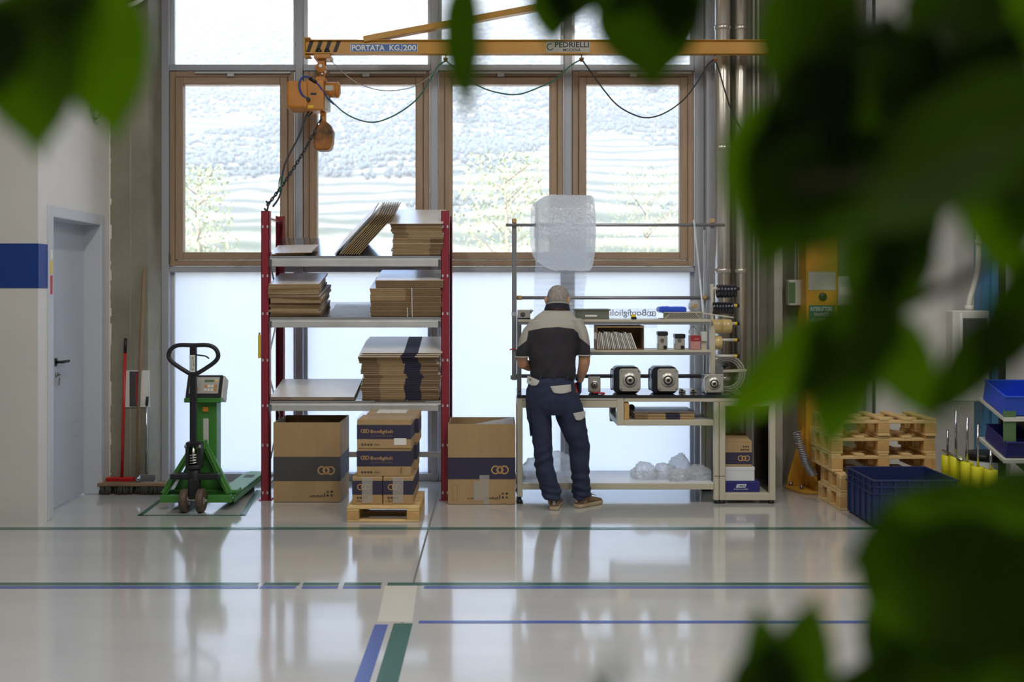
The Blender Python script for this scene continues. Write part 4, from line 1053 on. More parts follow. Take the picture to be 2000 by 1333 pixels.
# wire basket with blue pouch and small roll
x0, x1, y0, y1, z0, z1 = wx(1295, 8.31), wx(1372, 8.31), 8.31, 8.55, zs1+e, wz(610, 8.31)
t_ = thing('wire_basket', 'beige mesh basket at the right end of the upper bench shelf', 'basket', ((x0+x1)/2, y0, z0))
for y in (y0, y1):
    MB().box(x0, x1, y-.003, y+.003, z1-.008, z1).build('rim_bar', 'beige_metal', t_); MB().box(x0, x1, y-.003, y+.003, z0, z0+.006).build('base_bar', 'beige_metal', t_)
for x in (x0, x1-.006): MB().box(x, x+.006, y0+.003, y1-.003, z1-.008, z1).build('rim_bar', 'beige_metal', t_); MB().box(x, x+.006, y0-.003, y0+.003, z0, z1).build('corner_bar', 'beige_metal', t_)
MB().box(x0, x1, y0+.003, y1-.003, z0+.0005, z0+.003).build('floor_sheet', 'olive_bin', t_)
MB().box(x0+.006, x1-.006, y0+.003, y0+.005, z0+.006, z1-.008).build('mesh_backing', 'olive_bin', t_)
q = MB()
for i in range(17):
    a = x0+.004+i*.019; bb = min(x1-.004, a+.055)
    q.bar((a, y0-.001, z0+.006), (bb, y0-.001, z0+.006+(bb-a)*(z1-z0-.014)/.055), .003, .004, up=(0, 1, 0))
stuff(q.build('mesh_wires', 'beige_metal', t_))
for a, bb in ((x0+.012, x0+.062), (x1-.012, x1-.062)): MB().bar((a, y0-.004, z0), (bb, y0-.004, z1), .006, .003, up=(0, 1, 0)).build('handle_strut', 'beige_metal', t_)
q = MB(); vs_ = []; zp0 = z1+.0006
for k_, (zz, ins) in enumerate(((0, .004), (.016, 0), (.034, .002), (.042, .012))):
    for j in range(5):
        for i in range(13):
            fx, fy = i/12, j/4
            vs_.append((wx(1288, 8.31)+ins+(.222-2*ins)*fx, 8.316+ins+(.15-2*ins)*fy, zp0+zz*(1+.18*noise.noise((fx*4, fy*3, k_)))))
N_ = 65
for k_ in range(3):
    rim = [i for i in range(13)]+[j*13+12 for j in range(1, 5)]+[4*13+i for i in range(11, -1, -1)]+[j*13 for j in range(3, 0, -1)]
    for a_, b_ in zip(rim, rim[1:]+rim[:1]): q.f.append([k_*N_+a_, k_*N_+b_, (k_+1)*N_+b_, (k_+1)*N_+a_]); q.m.append(0); q.sm.append(False)
q.v = [Vector(v_) for v_ in vs_]
for base in (0, 3*N_):
    for j in range(4):
        for i in range(12): q.f.append([base+j*13+i, base+j*13+i+1, base+(j+1)*13+i+1, base+(j+1)*13+i]); q.m.append(0); q.sm.append(False)
tag(rebase(q.build('blue_pouch', 'blue_bin')), 'bright blue plastic pouch lying on the mesh basket', 'pouch')
t_ = thing('small_tape_roll', 'small clear tape roll lying on the mesh basket', 'tape roll', (wx(1357, 8.36), 8.36, z1))
q = MB(); q.lathe([(.018, -.02), (.046, -.02), (.046, .02), (.018, .02)], (0, 0, 0), 'y', 24); q.f = q.f; q.xf(T(wx(1357, 8.36), 8.38, z1+.047)@Matrix.Rotation(.3, 4, 'Z')); q.build('windings', 'bag', t_)
q = MB(); q.lathe([(.019, -.0205), (.0215, -.0205), (.0215, .0205), (.019, .0205)], (0, 0, 0), 'y', 20); q.xf(T(wx(1357, 8.36), 8.38, z1+.047)@Matrix.Rotation(.3, 4, 'Z')); q.build('core', 'tape_core', t_)
# printed film stuck on the frosted pane, lettering reversed
d = MB(); ysk = YG+.047
stk = d.box(wx(1150, ysk), wx(1283, ysk), ysk, ysk+.002, wz(641, ysk), wz(603, ysk)).build('printed_film', 'film')
tag(stk, 'pale printed film with reversed lettering stuck on the frosted glazing', 'film')
text_mb('Bonfiglioli', wx(1262, ysk)-wx(1192, ysk), .075, T(wx(1192, ysk), ysk-.002, wz(621, ysk)), mirror=True, bold=.01).build('lettering', 'aluminium', stk)
logo_mb(.085, .045, T(wx(1263, ysk), ysk-.002, wz(618, ysk))).build('logo', 'aluminium', stk)

# ---- things on the lower shelf
x0, x1, y0, z0 = wx(1165.5, 8.31), wx(1258, 8.31), 8.31, zs2+e; h = (684-637)*8.31/F; dp = .24
t_ = thing('document_box', 'dark open-fronted cardboard box full of leaning envelopes on the lower bench shelf', 'box', ((x0+x1)/2, y0, z0))
q = MB(); q.box(x0, x0+.005, y0, y0+dp, z0, z0+h); q.box(x1-.005, x1, y0, y0+dp, z0, z0+h); q.box(x0+.005, x1-.005, y0+dp-.005, y0+dp, z0, z0+h); q.box(x0+.005, x1-.005, y0, y0+dp-.005, z0, z0+.004)
q.build('body', 'cardboard_dark', t_, .001)
MB().box(x0+.004, x1-.004, y0-.002, y0+.03, z0+h-.014, z0+h-.006).build('top_flap', 'cardboard', t_)
rr = random.Random(4)
for i in range(22):
    lean = -.10-.016*i; xx = x0+.012+i*.0148; hh = .135+rr.uniform(-.006, .008)-(.006 if i == 9 else 0)
    M = T(xx, y0+.006+rr.uniform(0, .008), z0+.006)@Matrix.Rotation(lean, 4, 'Y')
    if xx+hh*math.sin(-lean) > x1-.012: lean = -.0
    M = T(xx, y0+.006+rr.uniform(0, .008), z0+.006)@Matrix.Rotation(-(.10+.012*i), 4, 'Y')
    # lean to the left at the top as in the box: tops shifted towards the left
    o = MB().box(-.0045, .0045, 0, .19, 0, hh).mesh('envelope', 'panel_grey' if i % 3 else 'paper')
    ob = bpy.data.objects.new('envelope', o); COL.objects.link(ob); ob.matrix_world = M
    tag(ob, ORD[i]+' envelope from the left in the dark document box', 'envelope', 'envelopes in the document box')
for lab, u0, u1, v0, hs in (('tall beige servo unit with dark cap on the lower bench shelf', 1286, 1304, 648, 1), ('shorter beige servo unit with dark cap beside the red carton', 1319, 1338, 653, .9)):
    y0 = 8.33; x0, x1 = wx(u0, y0), wx(u1, y0); z0 = zs2+e; z1 = wz(v0, y0)
    t_ = thing('servo_unit', lab, 'machine part', ((x0+x1)/2, y0, z0), 'servo units on the lower shelf')
    MB().box(x0, x1, y0, y0+.09, z0, z1-.035).build('body', 'motor_face', t_, .005)
    MB().box(x0-.003, x1+.004, y0-.004, y0+.094, z1-.034, z1).build('cap', 'dark_metal', t_, .006)
    MB().cyl((x1-.022, y0-.012, z0+.02), (x1-.022, y0, z0+.02), .014, n=16).build('connector', 'black_plastic', t_)
    MB().cyl(((x0+x1)/2-.006, y0-.004, z0+.075), ((x0+x1)/2-.006, y0, z0+.075), .016, n=16).build('seal_ring', 'steel', t_)
    MB().box(x0-.006, x0, y0+.01, y0+.05, z0, z0+.05).build('side_foot', 'boxgrey', t_, .002)
t_, b, x0, x1, z0, z1 = tbox('red_carton', 'small red and pink carton at the right end of the lower bench shelf', 'box', 1349, 1368, 657, 684, 8.33, .10, 'box_red_light', z0=zs2+e)
MB().box(x0-e, x1+e, 8.329, 8.43, z1-.045, z1+e).build('red_lid', 'box_red', b)
MB().box(x0+.03, x1-.012, 8.3275, 8.329, z1-.030, z1-.022).build('print_mark', 'box_red_light', b)
tag(MB().tube(catmull([(x0+.02, 8.36, z1+.001), (x0-.01, 8.36, z1+.03), (x0+.03, 8.37, z1+.075), (x0+.055, 8.36, z1+.03), (x0+.03, 8.35, z1+.008), (x0+.065, 8.36, z1+.006)], 6), .004, 6).build('wire_loop', 'conduit'), 'loose grey wire coil on the red carton', 'wire')
t_, b, x0, x1, z0, z1 = tbox('switch_box', 'grey switch box fixed beside the red carton', 'switch box', 1369.5, 1381, 648, 667, 8.34, .05, 'boxgrey', z0=wz(667, 8.34))
MB().box(x0+.004, x1-.004, 8.36, 8.38, zs2, z0).build('stem', 'beige_metal', t_)

# ---- things on the bench top
def motor(lab, u0, u1, v0, v1, y0, black, nm='servo_gearbox', dep=.18):
    x0, x1 = wx(u0, y0), wx(u1, y0); z0 = zt+e; h = (v1-v0)*y0/F; z1 = z0+h; cx, cz_ = (x0+x1)/2, (z0+z1)/2; a = (x1-x0)/2
    t_ = thing(nm, lab, 'gearbox', (cx, y0, z0), 'gearboxes on the bench top')
    def rr_(mb, cx, cz, a, b, r, y0, y1, mi=0):
        pts = []
        for sx, sz, t0 in ((1, 1, 0), (-1, 1, 90), (-1, -1, 180), (1, -1, 270)):
            for k in range(6):
                t = math.radians(t0+18*k); pts.append((cx+sx*(a-r)+r*math.cos(t), cz+sz*(b-r)+r*math.sin(t)))
        return mb.prism(pts, y0, y1, 'y', mi)
    if black:
        fa = a*.80; fcx = cx+a*.21; fcz = cz_+.002
        rr_(MB(), cx, cz_, a*.97, h/2, .04, y0+.03, y0+dep).build('housing', 'motor_black', t_, .006)
        fl_ = rr_(MB(), fcx, fcz, fa, h*.42, .028, y0, y0+.032).build('flange', 'motor_face', t_, .004)
        MB().box(cx-.03, cx+.02, y0+.05, y0+.10, z1-.001, z1+.001).build('type_plate', 'grey_metal', t_)
        d = MB(); d.tube(catmull([(x0+.004, y0+.12, z0+.03), (x0-.008, y0+.12, z0+.03), (x0-.010, y0+.12, cz_), (x0-.008, y0+.12, z1-.03), (x0+.004, y0+.12, z1-.03)], 4), .005, 6); d.build('side_handle', 'motor_black', t_)
    else:
        fa = a; fcx = cx; fcz = cz_+.005
        fl_ = MB().box(x0, x1, y0, y0+.03, z0+.012, z1).build('flange', 'motor_face', t_, .004)
        MB().box(x0+.012, x1-.012, y0+.03, y0+dep, z0+.004, z1-.008).build('housing', 'motor_black', t_, .004)
        MB().box(x0+.016, x1-.016, y0+.004, y0+.05, z0, z0+.012).build('foot', 'motor_black', t_)
    R = fa*.70
    MB().lathe([(0, y0-.003), (R*.98, y0-.003), (R, y0), (0, y0+.001)], (fcx, 0, fcz), 'y', 28).build('pilot_ring', 'motor_face', fl_)
    MB().lathe([(R*.5, y0-.004), (R*.62, y0-.0065), (R*.66, y0-.004)], (fcx, 0, fcz), 'y', 28).build('seal', 'black_plastic', fl_)
    MB().lathe([(0, y0-.009), (R*.48, y0-.009), (R*.5, y0-.004), (0, y0-.003)], (fcx, 0, fcz), 'y', 24).build('output_flange', 'motor_face', fl_)
    MB().lathe([(0, y0-.0105), (R*.2, y0-.0105), (R*.24, y0-.009), (0, y0-.008)], (fcx, 0, fcz), 'y', 18).build('bore', 'dark_metal', fl_)
    for sx in (-1, 1):
        for sz in (-1, 1): MB().cyl((fcx+sx*fa*.78, y0-.0012, fcz+sz*(h*.42 if black else h*.47)*.78), (fcx+sx*fa*.78, y0+.001, fcz+sz*(h*.42 if black else h*.47)*.78), .0045 if black else .0035, n=10).build('bolt_hole', 'gasket', fl_)
    return t_
motor('left of the two big black gearboxes on the bench top', 1199, 1251, 718, 771, 8.22, True)
motor('right of the two big black gearboxes on the bench top', 1274, 1325, 718, 771, 8.22, True)
motor('small square beige gearbox beside the worker on the bench', 1149, 1173, 738, 771, 8.24, False, dep=.10)
m3 = motor('square grey gearbox at the right end of the bench top', 1377, 1413, 733, 772, 8.20, False, dep=.2)
MB().tube(catmull([(wx(1384, 8.19), 8.19, zt+.155), (wx(1376, 8.19), 8.19, zt+.13), (wx(1374, 8.19), 8.19, zt+.07), (wx(1379, 8.19), 8.19, zt+.008)], 5), .005, 6).build('cable', 'conduit', m3)
# hand press behind it with coiled hose
t_ = thing('bench_press', 'grey hand press standing behind the right-hand gearbox', 'press', (wx(1408, 8.46), 8.46, zt))
MB().box(wx(1392, 8.45), wx(1414, 8.45), 8.45, 8.55, zt+e, wz(716, 8.45)).build('body', 'grey_metal', t_, .006)
MB().bar((wx(1388, 8.45), 8.48, wz(727, 8.45)), (wx(1458, 8.45), 8.44, wz(724, 8.45)), .03, .022).build('lever_arm', 'beige_metal', t_, .003)
MB().cyl((wx(1413, 8.45), 8.46, wz(718, 8.45)), (wx(1422, 8.45), 8.46, wz(712, 8.45)), .016, n=12).build('knob', 'dark_metal', t_)
t_ = thing('air_hose', 'coiled grey air hose hanging by the bench spindles', 'hose', (wx(1420, 8.5), 8.62, 1.0))
for k, r in enumerate((.15, .132, .115)):
    c = at(1420, 731, 8.66); MB().tube([c+Vector((r*math.cos(t*PI/14), .012*k, r*math.sin(t*PI/14))) for t in range(28)], .008, 7, closed=True).build('hose_turn', 'conduit', t_)
MB().cyl(at(1420, 712, 8.66), at(1420, 712, 9.045), .012, n=8).build('hose_hook', 'steel', t_)
# two small connectors
for k, u in enumerate((1333, 1355)):
    y = 8.34; c = Vector((wx(u, y), y, zt+.001)); t_ = thing('small_fitting', ('small grey fitting nearer the big gearbox', 'small grey fitting nearer the shelf upright')[k], 'fitting', c, 'fittings on the bench')
    q = MB(); q.prism([(c.x-.028, c.z), (c.x+.026, c.z), (c.x+.03, c.z+.014), (c.x, c.z+.03), (c.x-.02, c.z+.034)], y, y+.04, 'y'); q.build('body', 'motor_face', t_, .005)
    MB().cyl((c.x-.004, y-.002, c.z+.017), (c.x-.004, y, c.z+.017), .009, n=12).build('bore', 'gasket', t_)
# red pliers
y = 8.19; c = Vector((wx(1168, y), y, zt+.001))
t_ = thing('red_pliers', 'red-handled pliers lying on the bench in front of the small gearbox', 'pliers', c)
q = MB(); q.tube(catmull([c+Vector((-.035, .01, .014)), c+Vector((0, .0, .012)), c+Vector((.055, -.012, .008))], 4), [.008]*9, 6); q.build('handle', 'red_plain', t_)
q = MB(); q.tube(catmull([c+Vector((-.035, .0, .010)), c+Vector((.0, .018, .009)), c+Vector((.05, .026, .007))], 4), [.008]*9, 6); q.build('handle', 'red_plain', t_)
MB().box(c.x-.058, c.x-.03, c.y-.002, c.y+.014, c.z, c.z+.016).build('jaw', 'dark_metal', t_, .003)
# cartons on the tray
mK = carton_mesh(.475, .40, .022, [(.22, 2), (.30, 1), (.24, 3), (.24, 1)])
for k in range(2): put(mK, T(wx(1240+k*0, 8.18), 8.18, ztray+.0005+k*.0235), Matrix() and ('lower banded carton on the bench tray', 'middle banded carton on the bench tray')[k], 'cartons on the bench tray', .0, 0, 0)
put(carton_mesh(.50, .40, .008, [(1, 2)], plies=1), T(wx(1238, 8.18), 8.20, ztray+.050), 'grey top sheet on the bench tray cartons', 'cartons on the bench tray', 0, 0, 0, 0, 0)
tag(rebase(MB().cyl(at(1233, 797, 8.5), at(1233, 797, 8.56), .03, n=16).box(wx(1225, 8.5), wx(1241, 8.5), 8.50, 8.56, ztray-.001, wz(800, 8.5)).build('dark_clamp', 'dark_metal')), 'dark round clamp standing on the bench tray', 'clamp')

# ---- white bags on the bottom shelf
def bag(lab, u0, u1, v0, y, dep, seed):
    x0, x1 = wx(u0, y), wx(u1, y); h = (942-v0)*y/F; bm = bmesh.new(); bmesh.ops.create_icosphere(bm, subdivisions=5, radius=1)
    for v in bm.verts:
        p = v.co.copy(); q = noise.noise(p*1.4+Vector((seed, 0, 0)))*.30+.34*(.5-abs(noise.noise(p*2.6+Vector((seed, 3, 0)))))+.26*(.35-abs(noise.noise(p*5.5+Vector((seed, 3, 5)))))
        k = 1+q+.14*(.3-abs(noise.noise(p*12+Vector((seed, 1, 5))))); v.co = Vector((p.x*k, p.y*k, max(-.75, p.z*k)+.3*max(0, p.z)**3))
    zs_ = [v.co.z for v in bm.verts]; xs_ = [v.co.x for v in bm.verts]; ys_ = [v.co.y for v in bm.verts]; zmn, zmx = min(zs_), max(zs_); xmn, xmx = min(xs_), max(xs_); ymn, ymx = min(ys_), max(ys_)
    for v in bm.verts: v.co = Vector((x0+(x1-x0)*(v.co.x-xmn)/(xmx-xmn), y+dep*(v.co.y-ymn)/(ymx-ymn), zs+.0075+h*(v.co.z-zmn)/(zmx-zmn)))
    me = bpy.data.meshes.new('plastic_bag'); bm.to_mesh(me); bm.free(); me.materials.append(MATS['bag']); me.polygons.foreach_set('use_smooth', [True]*len(me.polygons))
    o = bpy.data.objects.new('plastic_bag', me); COL.objects.link(o); tag(rebase(o), lab, 'plastic bag', 'bags on the bottom bench shelf')
bag('clear crumpled plastic bag behind the worker\'s left leg', 1016, 1072, 902, 8.24, .30, 1.3)
bag('large crumpled clear plastic bag behind and between the worker\'s legs', 1052, 1136, 892, 8.33, .32, 4.1)
bag('leftmost of the white bags at the right of the bottom shelf', 1234, 1290, 908, 8.24, .24, 7.7)
bag('small white bag second from the left on the bottom shelf', 1276, 1328, 912, 8.27, .22, 9.2)
bag('tallest white bag on the bottom shelf under the tray', 1308, 1360, 897, 8.36, .26, 12.5)
bag('white bag at the bottom shelf right end by the cabinet', 1338, 1396, 913, 8.22, .22, 15.8)
bag('low white bag in front of the tallest bag', 1306, 1350, 918, 8.185, .14, 18.4)

# ---- open-frame cabinet under the right end
cb = thing('frame_cabinet', 'beige open-frame cabinet on small feet at the right end of the bench', 'cabinet', (wx(1455, BF), BF, 0))
cx0, cx1 = wx(1395, BF), wx(1515, BF); cz0, cz1 = wz(978, BF), zt-.055
for x0, x1, nm in ((cx0, wx(1404.5, BF), 'post'), (wx(1405.5, BF), wx(1417, BF), 'post'), (wx(1503.5, BF), cx1, 'post')):
    MB().box(x0, x1, BF+.002, BF+.05, cz0, cz1).build(nm, 'beige_metal', cb, .003); MB().box(x0, x1, BB-.05, BB, cz0, cz1).build(nm, 'beige_metal', cb, .003)
for y in (BF+.002, BB-.05):
    MB().box(wx(1417, BF), wx(1503.5, BF), y, y+.048, cz0, wz(964.5, BF)).build('bottom_rail', 'beige_metal', cb, .003)
MB().box(wx(1417, BF), wx(1503.5, BF), BF+.002, BF+.05, wz(794, BF), cz1).build('top_rail', 'beige_metal', cb, .003)
MB().box(cx0+.002, wx(1417, BF)-.002, BF+.0005, BF+.002, wz(931, BF), wz(930, BF)).build('seam', 'gasket', cb)
zc = wz(964.5, BF)
MB().box(wx(1417, BF), wx(1503.5, BF), BF+.05, BB-.05, zc-.01, zc).build('floor_panel', 'beige_metal', cb)
MB().box(wx(1505, BF), wx(1509, BF), BF+.05, BB-.05, zc, cz1).build('clear_side_panel', 'pane', cb)
for x in (cx0+.03, wx(1411, BF), cx1-.03):
    for y in (BF+.03, BB-.03):
        q = MB(); q.cyl((x, y, .03), (x, y, cz0), .010, n=8); q.lathe([(0, 0), (.028, 0), (.024, .02), (.012, .03)], (x, y, 0), n=12); q.build('foot', 'black_plastic', cb)
yb2 = BF+.055
t_ = thing('blue_flat_box', 'flat dark blue box with white lettering at the bottom of the frame cabinet', 'box', (wx(1450, yb2), yb2, zc))
x0, x1 = wx(1417.5, yb2), wx(1484, yb2); hb_ = (963-942)*yb2/F; b = MB().box(x0, x1, yb2, yb2+.38, zc+e, zc+hb_).build('body', 'blue_box', t_, .003)
MB().prism([(wx(1437.5, yb2), wz(953, yb2)), (wx(1456, yb2), wz(953, yb2)), (wx(1458, yb2), wz(946.3, yb2)), (wx(1439.5, yb2), wz(946.3, yb2))], yb2-.0012, yb2-.0002, 'y').build('logo_plate', 'text_white', b)
text_mb('OMER', .066, .018, T(wx(1440.5, yb2), yb2-.0018, wz(951.9, yb2)), bold=.02).build('lettering', 'blue_box', b)
text_mb('soluzioni per imballo', .115, .012, T(wx(1433, yb2), yb2-.0012, wz(957.6, yb2)), bold=.01).build('lettering', 'text_white', b)
t_ = thing('white_flat_box', 'plain white box between the blue box and the carton in the frame cabinet', 'box', (wx(1445, yb2), yb2, zc+hb_))
zq = zc+hb_+e; MB().box(x0, wx(1474.5, yb2), yb2+.01, yb2+.36, zq, zq+.112).build('body', 'shelf_white', t_, .003)
MB().box(x0-.001, wx(1474.5, yb2)+.001, yb2+.0085, yb2+.36, zq+.085, zq+.113).build('lid', 'shelf_white', t_, .002)
zq += .1138
t_ = thing('upturned_carton', 'upturned brown carton with a navy logo band on top in the frame cabinet', 'box', (wx(1445, yb2), yb2, zq))
x1 = wx(1470, yb2); hq = (909-860)*yb2/F; b = MB().box(x0+.002, x1, yb2+.02, yb2+.33, zq, zq+hq).build('body', 'cardboard', t_, .003)
bn = MB().box(x0+.001, x1+.0008, yb2+.0192, yb2+.33, zq+.02, zq+hq*.57).build('printed_band', 'navy_print', b)
logo_mb(.098, .046, T(x1-.115, yb2+.018, zq+.045)).build('logo', 'tan_print', bn)
q = MB()
for i in range(4): ring(q, 0, 0, .002, .007, 0, 360, T(x1-.085+i*.018, yb2+.0185, zq+hq*.68), 10)
for i in range(3): ring(q, 0, 0, .0, .007, 0, 360, T(x1-.067+i*.018, yb2+.0185, zq+hq*.80), 6)
q.build('handling_marks', 'dark_print', b)
MB().add([(x0+.002, yb2+.02, zq+hq), (x1, yb2+.02, zq+hq), (x1-.01, yb2+.16, zq+hq+.03), (x0+.0, yb2+.16, zq+hq+.035)], [(0,1,2,3)]).add([(x0+.002, yb2+.33, zq+hq), (x1, yb2+.33, zq+hq), (x1-.01, yb2+.19, zq+hq+.05), (x0, yb2+.19, zq+hq+.045)], [(0,1,2,3)]).build('lid_flaps', 'cardboard', t_)
# ================================================================== JIB CRANE
YJ = 8.70; XJ = wx(1606, YJ); bz0, bz1 = wz(109, YJ), wz(82, YJ); bxl = wx(597, YJ)
jb = thing('jib_crane', 'yellow jib crane with its long boom across the glazing', 'crane', (XJ, YJ+.1, 0))
cw_ = .135; YC0 = YJ+.0
MB().box(XJ-cw_, XJ+cw_, YC0, YC0+.25, .03, 4.6).build('column', 'yellow_paint', jb, .01)
MB().lathe([(0, .0), (.30, .0), (.30, .028), (0, .028)], (XJ, YC0+.06, 0), n=8).build('base_plate', 'yellow_paint', jb, .004)
for s in (-1, 1):
    MB().prism([(XJ+s*cw_, .03), (XJ+s*(cw_+.14), .03), (XJ+s*(cw_+.13), .10), (XJ+s*cw_, .55)], YC0+.08, YC0+.10, 'y').build('gusset', 'yellow_paint', jb)
    MB().prism([(YC0, .03), (YC0-.17, .03), (YC0-.16, .10), (YC0, .55)], XJ+s*.10-.01, XJ+s*.10+.01, 'x').build('gusset', 'yellow_paint', jb)
for k in range(6):
    a = PI+k*PI/5; q = MB(); q.cyl((XJ+.25*math.cos(a), YC0+.06+.25*math.sin(a), .028), (XJ+.25*math.cos(a), YC0+.06+.25*math.sin(a), .06), .018, n=6); q.build('anchor_bolt', 'steel', jb)
# boom, I-section with end plate
q = MB(); q.box(bxl+.01, XJ, YJ-.06, YJ-.03, bz0+.008, bz1-.004); q.box(bxl+.01, XJ, YJ-.085, YJ-.005, bz0, bz0+.010); q.box(bxl+.01, XJ, YJ-.085, YJ-.005, bz1-.006, bz1)
bm_ = q.build('boom', 'yellow_paint', jb, .001)
MB().box(bxl, bxl+.012, YJ-.10, YJ+.01, bz0-.03, bz1+.02).build('end_plate', 'yellow_paint', jb, .002)
for z in (bz0-.022, bz1+.012): MB().box(bxl+.012, bxl+.055, YJ-.09, YJ, z-.006, z+.006).build('end_stop', 'yellow_paint', jb, .002)
MB().bar((wx(712, YJ), YJ-.045, bz1+.005), (wx(1480, YJ), YJ-.045, wz(-62, YJ)), .05, .085, up=(0, 1, 0)).build('tie_strut', 'yellow_paint', jb, .003)
MB().box(XJ-.16, XJ+.16, YJ-.1, YJ+.0, bz0-.12, bz1+.12).build('pivot_bracket', 'yellow_paint', jb, .006)
yf = YJ-.0855
for k in range(4):
    x = bxl+.012+k*.076; a, b_ = (.045, 0) if k else (.045, 0)
    q = MB().prism([(x, bz0+.012), (x+.032, bz0+.012), (x+.068, bz1-.008), (x+.034, bz1-.008)], YJ-.0606, YJ-.0600, 'y')
    q.build('hazard_stripe', 'black_paint', bm_)
ysg = YJ-.0612
sg = MB().box(wx(686, YJ), wx(817, YJ), ysg, ysg+.001, wz(104.5, YJ), wz(89, YJ)).build('capacity_sign', 'text_white', bm_)
MB().box(wx(687, YJ), wx(785.5, YJ), ysg-.0006, ysg, wz(103.8, YJ), wz(89.7, YJ)).build('sign_field', 'sign_blue', sg); MB().box(wx(787, YJ), wx(816, YJ), ysg-.0006, ysg, wz(103.8, YJ), wz(89.7, YJ)).build('sign_field', 'sign_blue', sg)
lw_ = lambda a, b: wx(b, YJ)-wx(a, YJ)
for tx, a, b in (('PORTATA', 689, 753), ('KG.', 762, 785), ('200', 788.5, 814.5)):
    text_mb(tx, lw_(a, b), .049, T(wx(a, YJ), ysg-.0012, wz(102.4, YJ)), bold=.03).build('lettering', 'text_white', sg)
s2 = MB().box(wx(1066, YJ), wx(1151, YJ), ysg, ysg+.001, wz(105.5, YJ), wz(84, YJ)).build('maker_plate', 'panel_grey', bm_)
text_mb('PEDRIELLI', lw_(1083, 1149), .046, T(wx(1083, YJ), ysg-.0008, wz(96, YJ)), bold=.02).build('lettering', 'text_black', s2)
text_mb('MODENA', lw_(1099, 1133), .026, T(wx(1099, YJ), ysg-.0008, wz(103.8, YJ)), bold=.01).build('lettering', 'text_black', s2)
q = MB(); ring(q, 0, 0, .022, .030, 60, 330, T(wx(1074, YJ), ysg-.0008, wz(95, YJ))); q.build('emblem', 'text_black', s2)
# switch sign on the column
ys2 = YC0-.001
s3 = MB().box(wx(1580, ys2), wx(1630, ys2), ys2-.002, ys2, wz(633, ys2), wz(597, ys2)).build('switch_sign', 'sign_green', jb)
text_mb('INTERRUTTORE', .185, .036, T(wx(1583, ys2), ys2-.0026, wz(608, ys2)), bold=.02).build('lettering', 'text_white', s3)
text_mb('PARANCO', .125, .034, T(wx(1590, ys2), ys2-.0026, wz(618.5, ys2)), bold=.02).build('lettering', 'text_white', s3)
text_mb('N', .026, .034, T(wx(1584, ys2), ys2-.0026, wz(630, ys2)), bold=.02).build('lettering', 'text_white', s3)
MB().box(wx(1592, ys2), wx(1624, ys2), ys2-.003, ys2-.002, wz(631, ys2), wz(622, ys2)).build('number_field', 'panel_grey', s3)
MB().box(wx(1579, ys2), wx(1632, ys2), ys2-.002, ys2, wz(567, ys2), wz(531, ys2)).build('info_plate', 'panel_grey', jb)
MB().lathe([(0, ys2-.012), (.032, ys2-.012), (.035, ys2-.004), (.035, ys2), (0, ys2)], (wx(1607, ys2), 0, wz(580, ys2)), 'y', 20).build('switch_knob', 'black_plastic', jb)
# spiral cord on the column foot
pts = []
for t in range(0, 190):
    f = t/189; c = at(1556+34*f, 845+82*f+14*math.sin(f*3), 8.45); pts.append(c+Vector((.030*math.cos(t*.95), .03*math.sin(t*.95), .008*math.cos(t*.95))))
tag(MB().tube(pts, .006, 5).build('spiral_cord', 'grey_metal'), 'grey spiral air cord hanging beside the crane column', 'cord')
# ---- festoon cable with trolleys
fc = thing('festoon_cable', 'dark festoon cable looping under the crane boom', 'cable', (wx(872, YJ), YJ-.05, bz0-.4))
yk = YJ-.045
for u in (871, 1135, 1394):
    q = MB(); q.box(wx(u, YJ)-.004, wx(u, YJ)+.004, yk-.01, yk+.01, bz0-.045, bz0); q.box(wx(u, YJ)-.018, wx(u, YJ)+.018, yk-.02, yk+.02, bz0-.045, bz0-.030); q.cyl((wx(u, YJ)-.012, yk, bz0-.05), (wx(u, YJ)+.012, yk, bz0-.05), .012, n=8); q.build('cable_trolley', 'orange_dirty', fc)
def loop(p, r, m, nm, k=7): MB().tube(catmull([at(u, v, yk) for u, v in p], k), r, 6).build(nm, m, fc)
loop([(622, 165), (645, 195), (680, 225), (724, 239), (765, 228), (810, 198), (838, 160), (855, 130), (870, 119)], .0065, 'cable_green', 'cable_span')
loop([(872, 119), (885, 130), (925, 162), (960, 178), (1008, 185), (1050, 172), (1085, 155), (1115, 128), (1134, 117)], .0065, 'cable_green', 'cable_span')
loop([(1137, 117), (1150, 135), (1175, 170), (1205, 205), (1240, 225), (1268, 230), (1300, 220), (1335, 195), (1362, 160), (1380, 130), (1393, 117)], .0065, 'cable_black', 'cable_span')
loop([(1396, 117), (1405, 140), (1418, 185), (1432, 225), (1452, 258), (1480, 290), (1530, 300), (1575, 240)], .0065, 'cable_black', 'cable_span')
# slack safety chain
loop([(646, 117), (668, 140), (700, 163), (740, 176), (780, 176), (815, 166), (845, 145), (868, 120)], .004, 'steel', 'support_wire')

